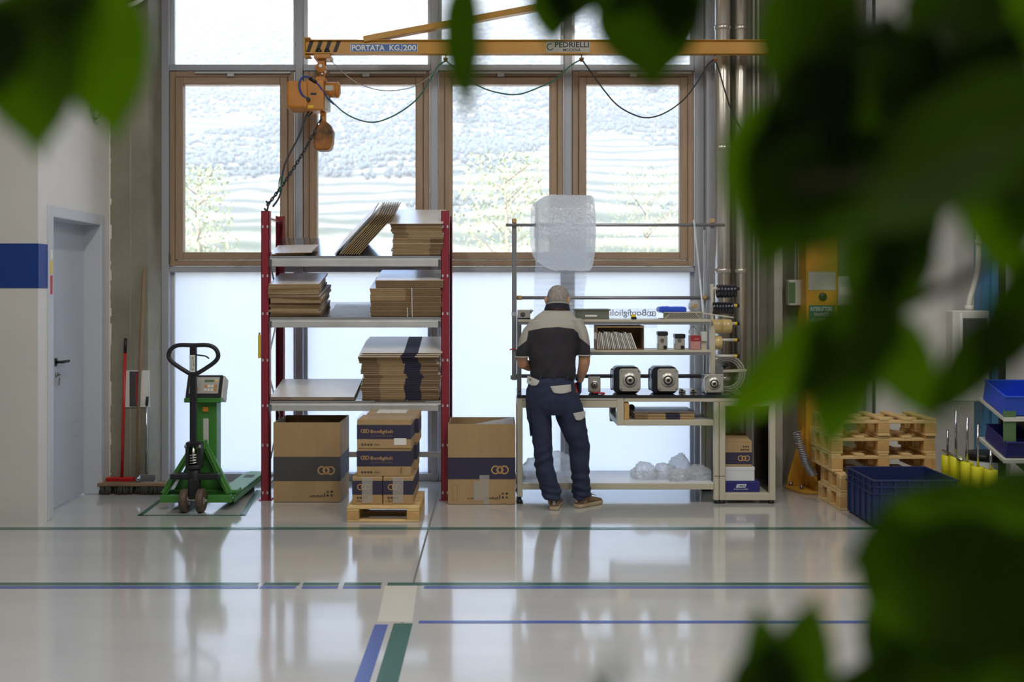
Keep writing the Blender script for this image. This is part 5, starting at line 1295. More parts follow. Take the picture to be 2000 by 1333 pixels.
# ---- electric chain hoist
YH = YJ-.045
hs = thing('chain_hoist', 'orange electric chain hoist hanging from the crane boom', 'hoist', (wx(615, YH), YH, wz(295, YH)))
def H(u, v, dy=0): p = at(u, v, YH); p.y += dy; return p
q = MB(); q.box(wx(616, YH), wx(648, YH), YH-.08, YH+.08, wz(118, YH), bz0-.012); q.build('trolley_plate', 'orange_hoist', hs, .004)
for s in (-1, 1): MB().box(wx(622, YH), wx(636, YH), YH+s*.035-.006, YH+s*.035+.006, wz(136, YH), wz(117, YH)).build('trolley_cheek', 'orange_hoist', hs, .003)
for s in (-1, 1):
    for u in (624, 640): MB().lathe([(0, -.008), (.022, -.008), (.022, .008), (0, .008)], (wx(u, YH), YH+s*.03, bz0+.034-.01), 'y', 12).build('trolley_wheel', 'dark_metal', hs)
q = MB(); q.lathe([(0, YH-.045), (.042, YH-.045), (.042, YH+.045), (0, YH+.045)], (wx(628, YH), 0, wz(134, YH)), 'y', 18); q.build('suspension_eye', 'orange_hoist', hs, .002)
MB().cyl(H(628, 131, -.055), H(628, 131, -.045), .016, n=6).build('pin', 'steel', hs)
MB().tube(catmull([H(629, 139), H(633, 143), H(633, 149), H(628, 151), H(625, 147)], 4), .008, 7).build('hook', 'orange_hoist', hs)
q = MB(); q.box(wx(618, YH), wx(637, YH), YH-.06, YH+.06, wz(162, YH), wz(152, YH)); q.build('top_lug', 'orange_hoist', hs, .006)
def rbox(nm, u0, u1, v0, v1, dy0, dy1, m, p=hs, r=.02, sg=3): return MB().box(wx(u0, YH), wx(u1, YH), YH+dy0, YH+dy1, wz(v1, YH), wz(v0, YH)).build(nm, m, p, r, seg=sg)
gb = rbox('gear_case', 565, 606, 163, 217, -.13, .11, 'orange_hoist', r=.025)
rbox('brake_case', 601, 636, 160, 219, -.10, .10, 'orange_hoist', r=.012)
MB().cyl(H(634, 176), H(660, 176), .066, n=24).build('motor_drum', 'orange_hoist', hs); MB().lathe([(.066, 0), (.070, .004), (.068, .02), (.045, .032), (.0, .034)], (wx(657, YH), YH, wz(176, YH)), 'x', 24).build('motor_end', 'orange_hoist', hs)
MB().box(wx(638, YH), wx(653, YH), YH-.068, YH-.060, wz(180, YH), wz(170, YH)).build('type_plate', 'panel_grey', hs)
MB().box(wx(611, YH), wx(622, YH), YH-.102, YH-.100, wz(190, YH), wz(186, YH)).build('decal', 'black_paint', hs); MB().box(wx(601, YH), wx(616, YH), YH-.102, YH-.100, wz(215, YH), wz(210, YH)).build('decal', 'yellow_plain', hs)
MB().box(wx(628, YH), wx(643, YH), YH-.05, YH+.08, wz(217, YH), wz(188, YH)).build('chain_guide', 'panel_grey', hs, .006)
MB().tube(catmull([H(607, 199, -.112), H(597, 192, -.13), H(591, 178, -.14), H(592, 163, -.13), H(600, 155, -.11), H(611, 158, -.10)], 6), .009, 8).build('control_lead', 'cable_blue', hs)
MB().cyl(H(607, 199, -.13), H(607, 199, -.10), .016, n=10).build('gland', 'black_plastic', hs)
MB().cyl(H(609, 158, -.10), H(622, 166, -.10), .014, n=10).build('plug', 'black_plastic', hs)
MB().tube(catmull([H(622, 166, -.10), H(632, 178, -.10), H(645, 198, -.06), H(652, 204, 0)], 5), .0065, 7).build('supply_lead', 'cable_blue', hs)
# chain bucket
q = MB(); A = [(622, 250), (616, 262), (614.5, 280), (617, 293), (624, 295.5), (640, 295.5), (647, 293), (651, 280), (652, 258), (647, 246), (638, 238), (630, 238)]
q.prism([(wx(u, YH), wz(v, YH)) for u, v in A], YH-.07, YH+.07, 'y'); q.build('chain_bucket', 'orange_dirty', hs, .02, seg=3)
MB().box(wx(626, YH), wx(637, YH), YH-.02, YH+.02, wz(240, YH), wz(219, YH)).build('bucket_bracket', 'orange_hoist', hs, .004)
# load chain pulled aside to the rack post, links as alternating ovals
def chain(nm, p0, p1, L, m, wv=.5, sag=0):
    n_ = int((p1-p0).length/L); d = (p1-p0).normalized(); x = d.orthogonal().normalized(); y = d.cross(x)
    base = None
    for i in range(n_):
        f = (i+.5)/n_; c = p0.lerp(p1, f)+Vector((0, 0, -sag*4*f*(1-f))); s_ = x if i % 2 else y
        pts = [c+d*(math.cos(t*PI/5)*L*.72)+s_*(math.sin(t*PI/5)*L*.36) for t in range(10)]
        MB().tube(pts, L*.16, 5, closed=True).build(nm, m, hs)
Pe = Vector((XP0+.012, YF+.03, ZT+.05))
chain('chain_link', H(634, 219, 0), Pe, .030, 'dark_metal', sag=.05)
Pc = [H(604, 219, -.02), H(601, 226, -.03), H(588, 270, -.1), H(565, 330, -.2), at(548, 378, 8.36), at(533, 404, 8.32)]
pd = MB().tube(catmull(Pc, 6), .008, 8).build('control_cable', 'cable_black', hs)
MB().tube(catmull([at(548, 378, 8.36), at(545, 368, 8.36), at(546, 350, 8.36), at(551, 344, 8.36), at(552, 352, 8.36), at(548, 372, 8.36)], 5), .005, 6).build('cable_loop', 'cable_green', pd)
MB().tube(catmull([at(610, 219, YH), at(606, 224, YH-.02), at(601, 228, YH-.03)], 5), .008, 8).build('control_cable', 'cable_black', hs)
MB().tube(catmull([Pe+Vector((-.01, 0, .03)), Pe+Vector((.01, -.02, .0)), Pe+Vector((.0, -.03, -.05)), Pe+Vector((-.02, -.02, -.03))], 5), .008, 7).build('load_hook', 'dark_metal', hs)
# switch boxes on the wall and column
t_ = thing('wall_switch_box', 'grey junction box with a window left of the crane column', 'switch box', (wx(1556, 8.9), 8.9, wz(597, 8.9)))
MB().box(wx(1538, 8.9), wx(1571, 8.9), 8.86, 8.97, wz(597, 8.9), wz(547, 8.9)).build('body', 'boxgrey', t_, .008); MB().box(wx(1541, 8.86), wx(1553, 8.86), 8.855, 8.86, wz(592, 8.86), wz(552, 8.86)).build('window', 'screen', t_)
for k, u in enumerate((1554, 1560)): MB().cyl((wx(u, 8.92), 8.92, wz(547, 8.9)), (wx(u, 8.92), 8.92, 4.2), .010, n=8).build('conduit', 'conduit', t_)
MB().box(wx(1545, 8.9), wx(1565, 8.9), 8.96, 9.05, wz(580, 8.9), wz(560, 8.9)).build('wall_bracket', 'steel', t_)
t_ = thing('motor_starter_box', 'pale starter box fixed to the right of the crane column', 'switch box', (XJ+cw_+.07, 8.78, wz(599, 8.75)))
MB().box(XJ+cw_, XJ+cw_+.16, 8.72, 8.86, wz(598, 8.75), wz(540, 8.75)).build('body', 'boxgrey', t_, .008); MB().box(XJ+cw_+.02, XJ+cw_+.12, 8.717, 8.72, wz(576, 8.75), wz(561, 8.75)).build('label_plate', 'paper', t_)
# blow gun hanging on the wall
c = at(1520, 690, 9.0); t_ = thing('blow_gun', 'yellow and blue air blow gun hanging on the concrete wall', 'air gun', c)
MB().tube(catmull([at(1512, 655, 9.0), at(1515, 662, 8.99), at(1519, 678, 8.99)], 4), .006, 6).build('nozzle', 'alu_light', t_); MB().tube([at(1519, 676, 8.99), at(1521, 692, 8.98)], .014, 8).build('grip', 'blue_column', t_)
MB().box(wx(1503, 8.98), wx(1522, 8.98), 8.96, 9.0, wz(703, 8.98), wz(692, 8.98)).build('body', 'yellow_plain', t_, .006); MB().cyl(at(1520, 694, 8.98), at(1540, 694, 8.98), .006, n=6).build('hose_tail', 'yellow_plain', t_)
MB().cyl(at(1519, 697, 8.98), at(1519, 697, 9.06), .006, n=6).build('wall_hook', 'steel', t_)

# ================================================================== RIGHT SIDE
rp_ = random.Random(8)
for k in range(5):
    lab = ('lowest pallet of the stack at the crane foot', 'second pallet from the floor at the crane foot', 'middle pallet of the stack behind the blue crate', 'fourth pallet up in the stack behind the blue crate', 'topmost pallet of the stack behind the blue crate')[k]
    lo_ = k < 2
    pt = pallet(lab, 2.665 if lo_ else 2.64, 7.90 if lo_ else 8.02, .82, .50, 'stacked pallets', z=k*.1396, hb=.078, th=.02, along='y', n_top=5)
    pt.rotation_euler.z = math.radians((1.5, -1.0, .4, 1.2, -.5)[k])
    # top boards run front to back on these pallets
# blue crate
x0, x1, y0, y1, z1 = 2.705, 3.30, 7.30, 7.86, .347
t_, b = open_bin('blue_crate', 'dark blue ribbed plastic crate in front of the pallet stack', x0, x1, y0, y1, .02, z1, 'crate_blue', 'crate', .006, .012)
for k in range(5):
    y = y0+.05+k*.115; MB().box(x0-.010, x0, y-.008, y+.008, .02, z1-.012).build('rib', 'crate_blue', b)
for k in range(6):
    x = x0+.05+k*.10; MB().box(x-.008, x+.008, y0-.010, y0, .02, z1-.012).build('rib', 'crate_blue', b)
for z in (z1-.05, z1-.10): MB().box(x0-.011, x0, y0, y1, z-.005, z+.005).build('band', 'crate_blue', b); MB().box(x0, x1, y0-.011, y0, z-.005, z+.005).build('band', 'crate_blue', b)
for x in (x0+.03, x1-.03):
    for y in (y0+.03, y1-.03): MB().cyl((x, y, 0), (x, y, .021), .02, n=10).build('foot', 'crate_blue', t_)
# blue profile column with control box and conduit
Yq = 8.35; t_ = thing('blue_post', 'blue slotted steel post standing by the white wall', 'post', (wx(1938, Yq), Yq, 0))
xa1, xa2 = wx(1918, Yq), wx(1958, Yq)
q = MB(); q.prism([(xa1, Yq), (xa1+.05, Yq), (xa1+.055, Yq+.02), (xa1+.075, Yq+.02), (xa1+.08, Yq), (xa2, Yq), (xa2, Yq+.14), (xa1, Yq+.14)], .01, 5.2, 'z'); q.build('profile', 'blue_column', t_)
MB().box(xa1-.05, xa2+.05, Yq-.05, Yq+.19, 0, .012).build('base_plate', 'blue_column', t_)
t_ = thing('control_box', 'pale grey control box with dark window mounted on the blue post', 'control box', (wx(1895, Yq), Yq-.08, wz(790, Yq)))
yk2 = Yq-.14; b = MB().box(wx(1861, yk2), wx(1933, yk2), yk2, Yq-.002, wz(785, yk2), wz(607, yk2)).build('body', 'boxgrey', t_, .01, seg=2)
MB().box(wx(1881, yk2), wx(1928, yk2), yk2-.004, yk2, wz(690, yk2), wz(622, yk2)).build('window', 'navy_grey', b); MB().box(wx(1875, yk2), wx(1879, yk2), yk2-.006, yk2, wz(735, yk2), wz(612, yk2)).build('hinge_strip', 'paper', b)
MB().tube(catmull([at(1893, 607, 8.28), at(1893, 590, 8.28), at(1903, 555, 8.28), at(1910, 520, 8.28), at(1911, 470, 8.28), at(1911, 380, 8.28), at(1911, 200, 8.28)], 5), .022, 9).build('flexible_conduit', 'conduit', t_)
MB().cyl(at(1893, 607, 8.28), at(1893, 597, 8.28), .034, n=12).build('gland', 'conduit', t_)
MB().cyl(at(1911, 478, 8.28), at(1911, 468, 8.28), .03, n=12).build('coupling', 'conduit', t_)
# yellow-capped rods on a rail stand, drum behind
Ys = 7.4; t_ = thing('rod_stand', 'steel stand with five yellow stopper blocks', 'stand', (wx(1895, Ys), Ys, 0))
for k, (u, v0, v1, yy) in enumerate(((1851, 890, 935, 7.75), (1867, 893, 945, 7.62), (1889, 903, 952, 7.45), (1910, 912, 958, 7.30), (1935, 918, 960, 7.2))):
    x = wx(u, yy); q = MB().cyl((x, yy, wz(v1, yy)), (x, yy, wz(v0, yy)), .045, n=18).build('stopper', 'yellow_cap', t_, .004)
    MB().cyl((x, yy, 0), (x, yy, wz(v1, yy)), .012, n=8).build('rod', 'galv', t_)
    MB().cyl((x, yy, wz(v0, yy)), (x, yy, wz((840, 800, 815, 830, 880)[k], yy)), .009, n=8).build('rod', 'galv', t_)
MB().tube([at(1842, 880, 7.8), at(1880, 900, 7.5)], .010, 8).build('rail', 'galv', t_)
MB().bar((wx(1851, 7.75), 7.75, .02), (wx(1935, 7.2), 7.2, .02), .12, .03).build('base_bar', 'dark_metal', t_)
Yd = 7.9; c = wx(1930, Yd); t_ = thing('drum', 'white drum with a black lid behind the yellow stoppers', 'drum', (c, Yd, 0))
MB().lathe([(0, 0), (.15, 0), (.155, .02), (.155, .40), (0, .40)], (c, Yd, 0), n=28).build('body', 'shelf_white', t_); MB().lathe([(0, .40), (.162, .40), (.162, .445), (.15, .45), (0, .45)], (c, Yd, 0), n=28).build('lid', 'black_plastic', t_)
# bin rack at the right edge
Yk = 7.35; xk = wx(1958, Yk); rkb = thing('bin_rack', 'grey bin rack with tilted shelves at the right edge', 'rack', (xk+.4, Yk, 0))
for x in (xk+.16, xk+.80):
    MB().box(x, x+.04, Yk+.35, Yk+.39, 0, 2.6).build('post', 'dark_metal', rkb, .003); MB().box(x-.02, x+.06, Yk-.02, Yk+.40, 0, .03).build('foot', 'dark_metal', rkb, .003)
    for z in (.72, .42): MB().bar((x+.02, Yk+.36, z+.10), (x+.02, Yk-.02, z-.01), .02, .06).build('bracket', 'dark_metal', rkb)
for z in (.76, .46): MB().add([(xk, Yk-.02, z), (xk+.9, Yk-.02, z), (xk+.9, Yk+.36, z+.11), (xk, Yk+.36, z+.11), (xk, Yk-.02, z+.025), (xk+.9, Yk-.02, z+.025), (xk+.9, Yk+.36, z+.135), (xk, Yk+.36, z+.135)], [(0,1,2,3),(4,5,6,7),(0,1,5,4),(1,2,6,5),(2,3,7,6),(3,0,4,7)]).build('shelf', 'boxgrey', rkb)
for nm, lab, m, dx_, z, h in (('blue_bin', 'bright blue open bin on the upper shelf of the bin rack', 'blue_bin', .005, .80, .15), ('dark_blue_bin', 'navy blue bin on the lower shelf of the bin rack', 'blue_box', .02, .50, .12)):
    t_, b = open_bin(nm, lab, xk+dx_, xk+dx_+.30, Yk, Yk+.32, 0, h, m, group='bins on the bin rack')
    for ob in list(t_.children): ob.data.transform(T(-(xk+dx_), -Yk, 0)@T((t_.location.x), t_.location.y, 0))
    t_.location = (xk+dx_, Yk, z); t_.rotation_euler.x = math.atan2(.11, .38)
tg = MB().box(wx(1966, 7.3), wx(1990, 7.3), Yk-.01, Yk, wz(865, 7.3), wz(800, 7.3)).build('parts_card', 'screen', rkb)
# green waste bin low at the right
Yw = 7.15; t_, b = open_bin('green_bin', 'dark green bin on the floor at the right edge', wx(1962, Yw), wx(1962, Yw)+.4, Yw-.25, Yw+.1, .0, .38, 'sign_green')
# ================================================================== WORKER (seen from behind, head bowed over the bench)
PY = 8.0
wk = thing('person', 'worker seen from behind in two-tone polo and navy work trousers, bowed over the bench', 'person', (wx(1098, PY), PY, 0))
def loft(mb, rings, n=20, cap=True, mi=0, sq=2.0):
    """rings: (centre, half-width vector a, half-depth vector b); superellipse sections"""
    o = len(mb.v)
    for c, a, b in rings:
        for j in range(n):
            t = 2*PI*j/n; ct, st = math.cos(t), math.sin(t)
            ct = math.copysign(abs(ct)**(2/sq), ct); st = math.copysign(abs(st)**(2/sq), st)
            mb.v.append(Vector(c)+Vector(a)*ct+Vector(b)*st)
    k = len(rings)
    for i in range(k-1):
        for j in range(n): mb.f.append([o+i*n+j, o+i*n+(j+1)%n, o+(i+1)*n+(j+1)%n, o+(i+1)*n+j]); mb.m.append(mi); mb.sm.append(True)
    if cap:
        mb.f.append([o+j for j in range(n)][::-1]); mb.f.append([o+(k-1)*n+j for j in range(n)]); mb.m += [mi]*2; mb.sm += [True]*2
    return mb
def vr(v, uL, uR, yc, ry, tilt=0):
    """horizontal ring from its image row, left and right edge, centre depth and half depth"""
    x0, x1 = wx(uL, yc), wx(uR, yc); return (Vector(((x0+x1)/2, yc, wz(v, yc))), Vector(((x1-x0)/2, 0, 0)), Vector((0, ry, tilt)))
def limb(mb, pts, rs, n=14):
    return mb.tube(pts, rs, n)
def remesh(mb, name, voxel, smooth=4, disp=None, mats='skin', parent=wk, factor=.5):
    me = mb.mesh(name, mats); ob = bpy.data.objects.new(name, me); COL.objects.link(ob)
    r = ob.modifiers.new('r', 'REMESH'); r.mode = 'VOXEL'; r.voxel_size = voxel; r.use_smooth_shade = True
    if smooth: s_ = ob.modifiers.new('s', 'SMOOTH'); s_.iterations = smooth; s_.factor = factor
    bpy.context.view_layer.update()
    m2 = bpy.data.meshes.new_from_object(ob.evaluated_get(bpy.context.evaluated_depsgraph_get()))
    bpy.data.objects.remove(ob); bpy.data.meshes.remove(me)
    if disp:
        m2.update(); nv = len(m2.vertices); co = np.empty(nv*3); m2.vertices.foreach_get('co', co); no = np.empty(nv*3); m2.vertices.foreach_get('normal', no)
        co = co.reshape(-1, 3); no = no.reshape(-1, 3)
        for i in range(nv): co[i] += no[i]*disp(Vector(co[i]), Vector(no[i]))
        m2.vertices.foreach_set('co', co.ravel())
    m2.polygons.foreach_set('use_smooth', [True]*len(m2.polygons)); m2.name = name
    o = bpy.data.objects.new(name, m2); COL.objects.link(o); o.parent = parent
    return o
def finish(o):                                # world -> local of the person
    o.data.transform(Matrix.Translation(-wk.location)); o.data.update(); return o

# ---- body: head, neck, trunk, arms, hands, legs as one skin surface
bd = MB()
HC_ = Vector((wx(1089.5, 8.10), 8.10, 1.612)); HR = Matrix.Rotation(math.radians(-14), 3, 'Z')@Matrix.Rotation(math.radians(-36), 3, 'X')   # bowed forward, turned a little right
def hp(x, y, z): return HC_+HR@Vector((x, y, z))
def headring(z, rx, yf, yb, sq=2.0):
    c = hp(0, (yf+yb)/2, z); return (c, HR@Vector((rx, 0, 0)), HR@Vector((0, (yf-yb)/2, 0)))
loft(bd, [headring(.122, .012, .02, -.02), headring(.116, .040, .055, -.05), headring(.098, .064, .082, -.08), headring(.065, .079, .096, -.100), headring(.025, .0835, .099, -.106), headring(-.015, .082, .098, -.104), headring(-.05, .075, .097, -.092), headring(-.08, .066, .094, -.07), headring(-.105, .052, .088, -.03), headring(-.122, .032, .08, .02), headring(-.128, .012, .07, .04)], 24)
limb(bd, [hp(0, -.035, -.03), hp(0, -.04, -.08), (wx(1089, 8.05), 8.045, 1.50), (wx(1089, 8.03), 8.03, 1.43)], [.052, .050, .050, .066], 16)
# face
limb(bd, [hp(0, .098, .012), hp(0, .112, -.018), hp(0, .118, -.034), hp(0, .098, -.044)], [.009, .012, .015, .010], 10)
limb(bd, [hp(-.05, .082, .024), hp(-.02, .098, .028), hp(.02, .098, .028), hp(.05, .082, .024)], [.008, .010, .010, .008], 8)
limb(bd, [hp(-.024, .094, -.070), hp(0, .101, -.068), hp(.024, .094, -.070)], [.006, .009, .006], 8)
limb(bd, [hp(-.02, .092, -.082), hp(0, .099, -.082), hp(.02, .092, -.082)], [.006, .009, .006], 8)
limb(bd, [hp(-.015, .09, -.112), hp(.015, .09, -.112)], [.02, .02], 10)
for s in (-1, 1):                               # ears
    e0 = [hp(s*.081, -.004, .022), hp(s*.091, -.022, .026), hp(s*.097, -.034, .006), hp(s*.094, -.030, -.016), hp(s*.085, -.012, -.034)]
    limb(bd, e0, [.007, .009, .010, .009, .008], 8); limb(bd, [hp(s*.080, -.006, -.03), hp(s*.088, -.016, .0), hp(s*.08, -.004, .02)], [.008, .008, .008], 8)
# trunk (under the clothes)
loft(bd, [vr(800, 1040, 1124, 7.99, .09), vr(760, 1040, 1118, 7.985, .10), vr(725, 1044, 1118, 7.99, .10), vr(690, 1042, 1116, 7.99, .105), vr(655, 1046, 1118, 8.0, .10), vr(636, 1052, 1118, 8.01, .085), vr(618, 1068, 1108, 8.03, .06)], 20)
# legs
LL = [(1052, 785, 7.985), (1058, 835, 7.985), (1061, 872, 7.99), (1066, 920, 7.98), (1078, 968, 7.965), (1081, 985, 7.965)]
RL = [(1108, 785, 7.985), (1121, 835, 7.995), (1131, 872, 8.01), (1134, 920, 8.02), (1136, 966, 8.04), (1137, 983, 8.045)]
for L in (LL, RL): limb(bd, [at(*p) for p in L], [.088, .075, .056, .052, .038, .042], 14)
# arms
LA = [at(1042, 644, 8.0), at(1026, 672, 7.98), at(1019.5, 699, 7.975), at(1020, 710, 7.985), at(1033, 715, 8.07), at(1052, 719, 8.17), at(1062, 722, 8.215)]
limb(bd, LA, [.040, .040, .046, .0445, .042, .032, .027], 14)
RA = [at(1128, 642, 8.0), at(1139, 668, 7.985), at(1141.5, 695, 7.98), at(1141, 709, 7.985), at(1138.5, 722, 8.005), at(1133, 740, 8.045), at(1132, 746, 8.055)]
limb(bd, RA, [.040, .040, .047, .045, .042, .030, .027], 14)
body = remesh(bd, 'body', .0065, 5); finish(body)
# bare left hand resting on a part at the bench edge: palm, five bent fingers
def hand(mb, W, d, up, side, L=.19, curl=.5, thumb=1):
    """W wrist point, d pointing to the knuckles, up = back of the hand, side = towards the thumb"""
    d = d.normalized(); side = (side-d*side.dot(d)).normalized(); up = d.cross(side)*(1 if d.cross(side).dot(up) > 0 else -1)
    k = L/.19
    loft(mb, [(W, side*.026*k, up*.018*k), (W+d*.03*k, side*.036*k, up*.016*k), (W+d*.065*k, side*.042*k, up*.0145*k), (W+d*.092*k, side*.041*k, up*.012*k)], 14)
    for i, (off, ln) in enumerate(((.030, .072), (.010, .080), (-.010, .075), (-.030, .058))):
        b = W+d*(.086+.004*(i in (1, 2)))*k+side*off*k; p = [b-d*.012]; a = curl*.55; dirv = d
        rr = [.0105*k]
        pos = b; p.append(pos); rr.append(.0100*k)
        for s_, l in enumerate((.42, .32, .26)):
            ang = a+curl*(.9 if s_ else .2)*s_; dirv = d*math.cos(ang)-up*math.sin(ang); pos = pos+dirv*ln*l*k; p.append(pos); rr.append((.0094, .0086, .0072)[s_]*k)
        mb.tube(p, rr, 10)
    tb = W+d*.028*k+side*.026*k; t1 = tb+(d*.55+side*.75-up*.25).normalized()*.042*k; t2 = t1+(d*.85+side*.25-up*.5).normalized()*.032*k; t3 = t2+(d*.8-side*.15-up*.6).normalized()*.024*k
    mb.tube([tb-side*.012*k, t1, t2, t3], [.014*k, .0120*k, .0105*k, .008*k], 10)
lh = MB(); dL = Vector((.55, .8, -.12)); hand(lh, LA[-1], dL, Vector((-.25, .1, 1)), Vector((.8, -.5, .1)), .185, .55)
finish(remesh(lh, 'bare_hand', .0032, 2, parent=body))
# gloved right hand gripping the cutters
gl = MB(); WR = at(1132, 744, 8.05)
dR = Vector((-.02, .30, -.95)); hand(gl, WR, dR, Vector((1, .15, 0)), Vector((-.25, .95, .2)), .185, 1.05)
loft(gl, [(WR+Vector((0, -.006, .030)), Vector((.036, 0, 0)), Vector((0, .030, 0))), (WR, Vector((.034, 0, 0)), Vector((0, .029, 0)))], 14)
glove = finish(remesh(gl, 'glove', .0034, 2, mats='glove'))
# head hair: short cropped cap following the skull
KZ = [(.131, .010, .018, -.02), (.124, .034, .05, -.046), (.116, .050, .066, -.062), (.098, .070, .088, -.086), (.065, .0845, .101, -.106), (.025, .089, .104, -.1115), (-.015, .0875, .103, -.1095), (-.05, .0805, .10, -.0975), (-.078, .072, .098, -.078)]
hr = MB(); n = 48; rows = []
for (z0, a0, f0, b0), (z1, a1, f1, b1) in zip(KZ, KZ[1:]):
    for k in range(4):
        t = k/4; rows.append((z0+(z1-z0)*t, a0+(a1-a0)*t, f0+(f1-f0)*t, b0+(b1-b0)*t))
rows.append(KZ[-1]); vs_ = []; ok = []
for z, a, f, b0 in rows:
    for j in range(n):
        t = 2*PI*j/n; x = a*math.cos(t); y = (f+b0)/2+(f-b0)/2*math.sin(t); vs_.append(hp(x, y, z))
        line_ = .075 if y > .055 else (.075-(.055-y)*1.9 if y > .0 else max(-.085, -.03+y*1.1))
        ok.append(z > line_+.006*noise.noise((x*60, y*60, 0)))
hr.add(vs_, [(i*n+j, i*n+(j+1)%n, (i+1)*n+(j+1)%n, (i+1)*n+j) for i in range(len(rows)-1) for j in range(n) if ok[(i+1)*n+j] and ok[(i+1)*n+(j+1)%n]], 0, True)
hr.add([vs_[j] for j in range(n)], [list(range(n))], 0, True)
hair = hr.build('hair', 'hair', None, fix=True); hair.parent = wk; finish(hair)
# spectacles-free face: eyes
for s in (-1, 1):
    q = MB(); q.lathe([(0, -.011), (.006, -.009), (.010, -.003), (.010, .003), (.006, .009), (0, .011)], (0, 0, 0), 'y', 12); q.xf(Matrix.Translation(hp(s*.031, .083, .008))@HR.to_4x4()); o = q.build('eye', 'paper'); o.parent = wk; finish(o)

# ---- polo shirt
st_ = MB()
loft(st_, [vr(739, 1041, 1121, 7.985, .112), vr(733, 1037, 1123, 7.985, .122), vr(722, 1036, 1125, 7.985, .128), vr(705, 1033, 1125, 7.985, .126), vr(685, 1031, 1126, 7.985, .126), vr(665, 1030, 1128, 7.99, .128), vr(648, 1030, 1131, 7.995, .128), vr(634, 1034, 1132, 8.005, .120), vr(622, 1043, 1126, 8.02, .105), vr(612, 1054, 1118, 8.035, .088), vr(605, 1063, 1112, 8.045, .074)], 28)
for side in ('L', 'R'):
    if side == 'L': pts = [vr(626, 1034, 1066, 8.01, .085), vr(642, 1022, 1056, 8.0, .082), vr(660, 1015.5, 1046, 7.985, .076), vr(680, 1010, 1035, 7.978, .066), vr(697, 1007.5, 1033, 7.975, .060)]
    else: pts = [vr(623, 1104, 1136, 8.01, .085), vr(640, 1112, 1145, 8.0, .082), vr(657, 1122, 1150, 7.99, .076), vr(677, 1127, 1153, 7.985, .066), vr(694, 1128, 1153.5, 7.982, .060)]
    loft(st_, pts, 18)
def shirt_disp(p, n_):
    lo = max(0, min(1, (1.42-p.z)/.35)); dx_ = p.x-wx(1085, 8)
    f = .008*noise.noise((p.x*9+p.z*5, p.y*6, p.z*3.2))+.009*lo*(.4-abs(noise.noise((p.x*10-p.z*8, p.y*7, p.z*5+3)))*1.6)
    return f+.0055*lo*lo*math.sin((dx_*34+p.z*26+2.5*noise.noise((p.x*4, p.y*3, p.z*4))))*.7
shirt = remesh(st_, 'polo_shirt', .0068, 5, shirt_disp, 'paint_white')
# two-tone cloth: signed field stored per vertex, mixed in the material
KU = [(990, 684), (1005, 682), (1010, 679), (1028.5, 664), (1031, 646), (1060, 640), (1088, 638), (1119, 642), (1127.5, 650), (1130, 659), (1153, 677), (1175, 684)]
def vb(u):
    for (a, va), (b, vb_) in zip(KU, KU[1:]):
        if a <= u <= b: return va+(vb_-va)*(u-a)/(b-a)
    return 684
att = shirt.data.attributes.new('yoke', 'FLOAT', 'POINT'); vals = []
for v in shirt.data.vertices:
    p = v.co; u = U0+F*p.x/8.0; vv = V0-(p.z-EYE)*F/8.0; vals.append((vb(u)-vv)/10)
att.data.foreach_set('value', vals)
m_sh = mat('polo_cloth', '#2b292e', .9, bump=.25, bscale=260)
n = m_sh.node_tree.nodes; l = m_sh.node_tree.links; b = n['Principled BSDF']
an = n.new('ShaderNodeAttribute'); an.attribute_name = 'yoke'
rp = n.new('ShaderNodeValToRGB'); rp.color_ramp.interpolation = 'LINEAR'; rp.color_ramp.elements[0].position = .48; rp.color_ramp.elements[1].position = .52
rp.color_ramp.elements[0].color = lin('#2c2a30'); rp.color_ramp.elements[1].color = lin('#a9a59b')
ma = n.new('ShaderNodeMath'); ma.operation = 'ADD'; ma.inputs[1].default_value = .5; l.new(an.outputs['Fac'], ma.inputs[0]); l.new(ma.outputs[0], rp.inputs[0]); l.new(rp.outputs[0], b.inputs['Base Color'])
shirt.data.materials.clear(); shirt.data.materials.append(m_sh); finish(shirt)
# collar with pale tipping
mat('collar_dark', '#1f2030', .85)
q = MB(); rg = [vr(607.5, 1062, 1114, 8.046, .094, -.020), vr(603, 1063.5, 1113, 8.047, .092, -.020), vr(596, 1066, 1111.5, 8.048, .090, -.020), vr(594.5, 1068, 1110, 8.049, .086, -.020)]
loft(q, rg, 28, cap=False); q.v = [p+Vector((0, 0, .0)) for p in q.v]; col_ = q.build('collar', 'collar_dark', None); col_.parent = shirt; finish(col_)
for r_ in (rg[2], rg[3]):
    c, a, b_ = r_; o = MB().tube([c+a*1.01*math.cos(t*2*PI/28)+b_*1.02*math.sin(t*2*PI/28) for t in range(28)], .0025, 6, closed=True).build('collar_tipping', 'flap_grey'); o.parent = col_; finish(o)
for nm, r_ in (('cuff', vr(697, 1006.8, 1033.6, 7.975, .0625)), ('cuff', vr(694, 1127.4, 1154, 7.982, .0625))):
    c, a, b_ = r_
    o = MB().tube([c+a*math.cos(t*2*PI/28)+b_*math.sin(t*2*PI/28) for t in range(28)], .0042, 8, closed=True).build(nm, 'flap_grey'); o.parent = shirt; finish(o)
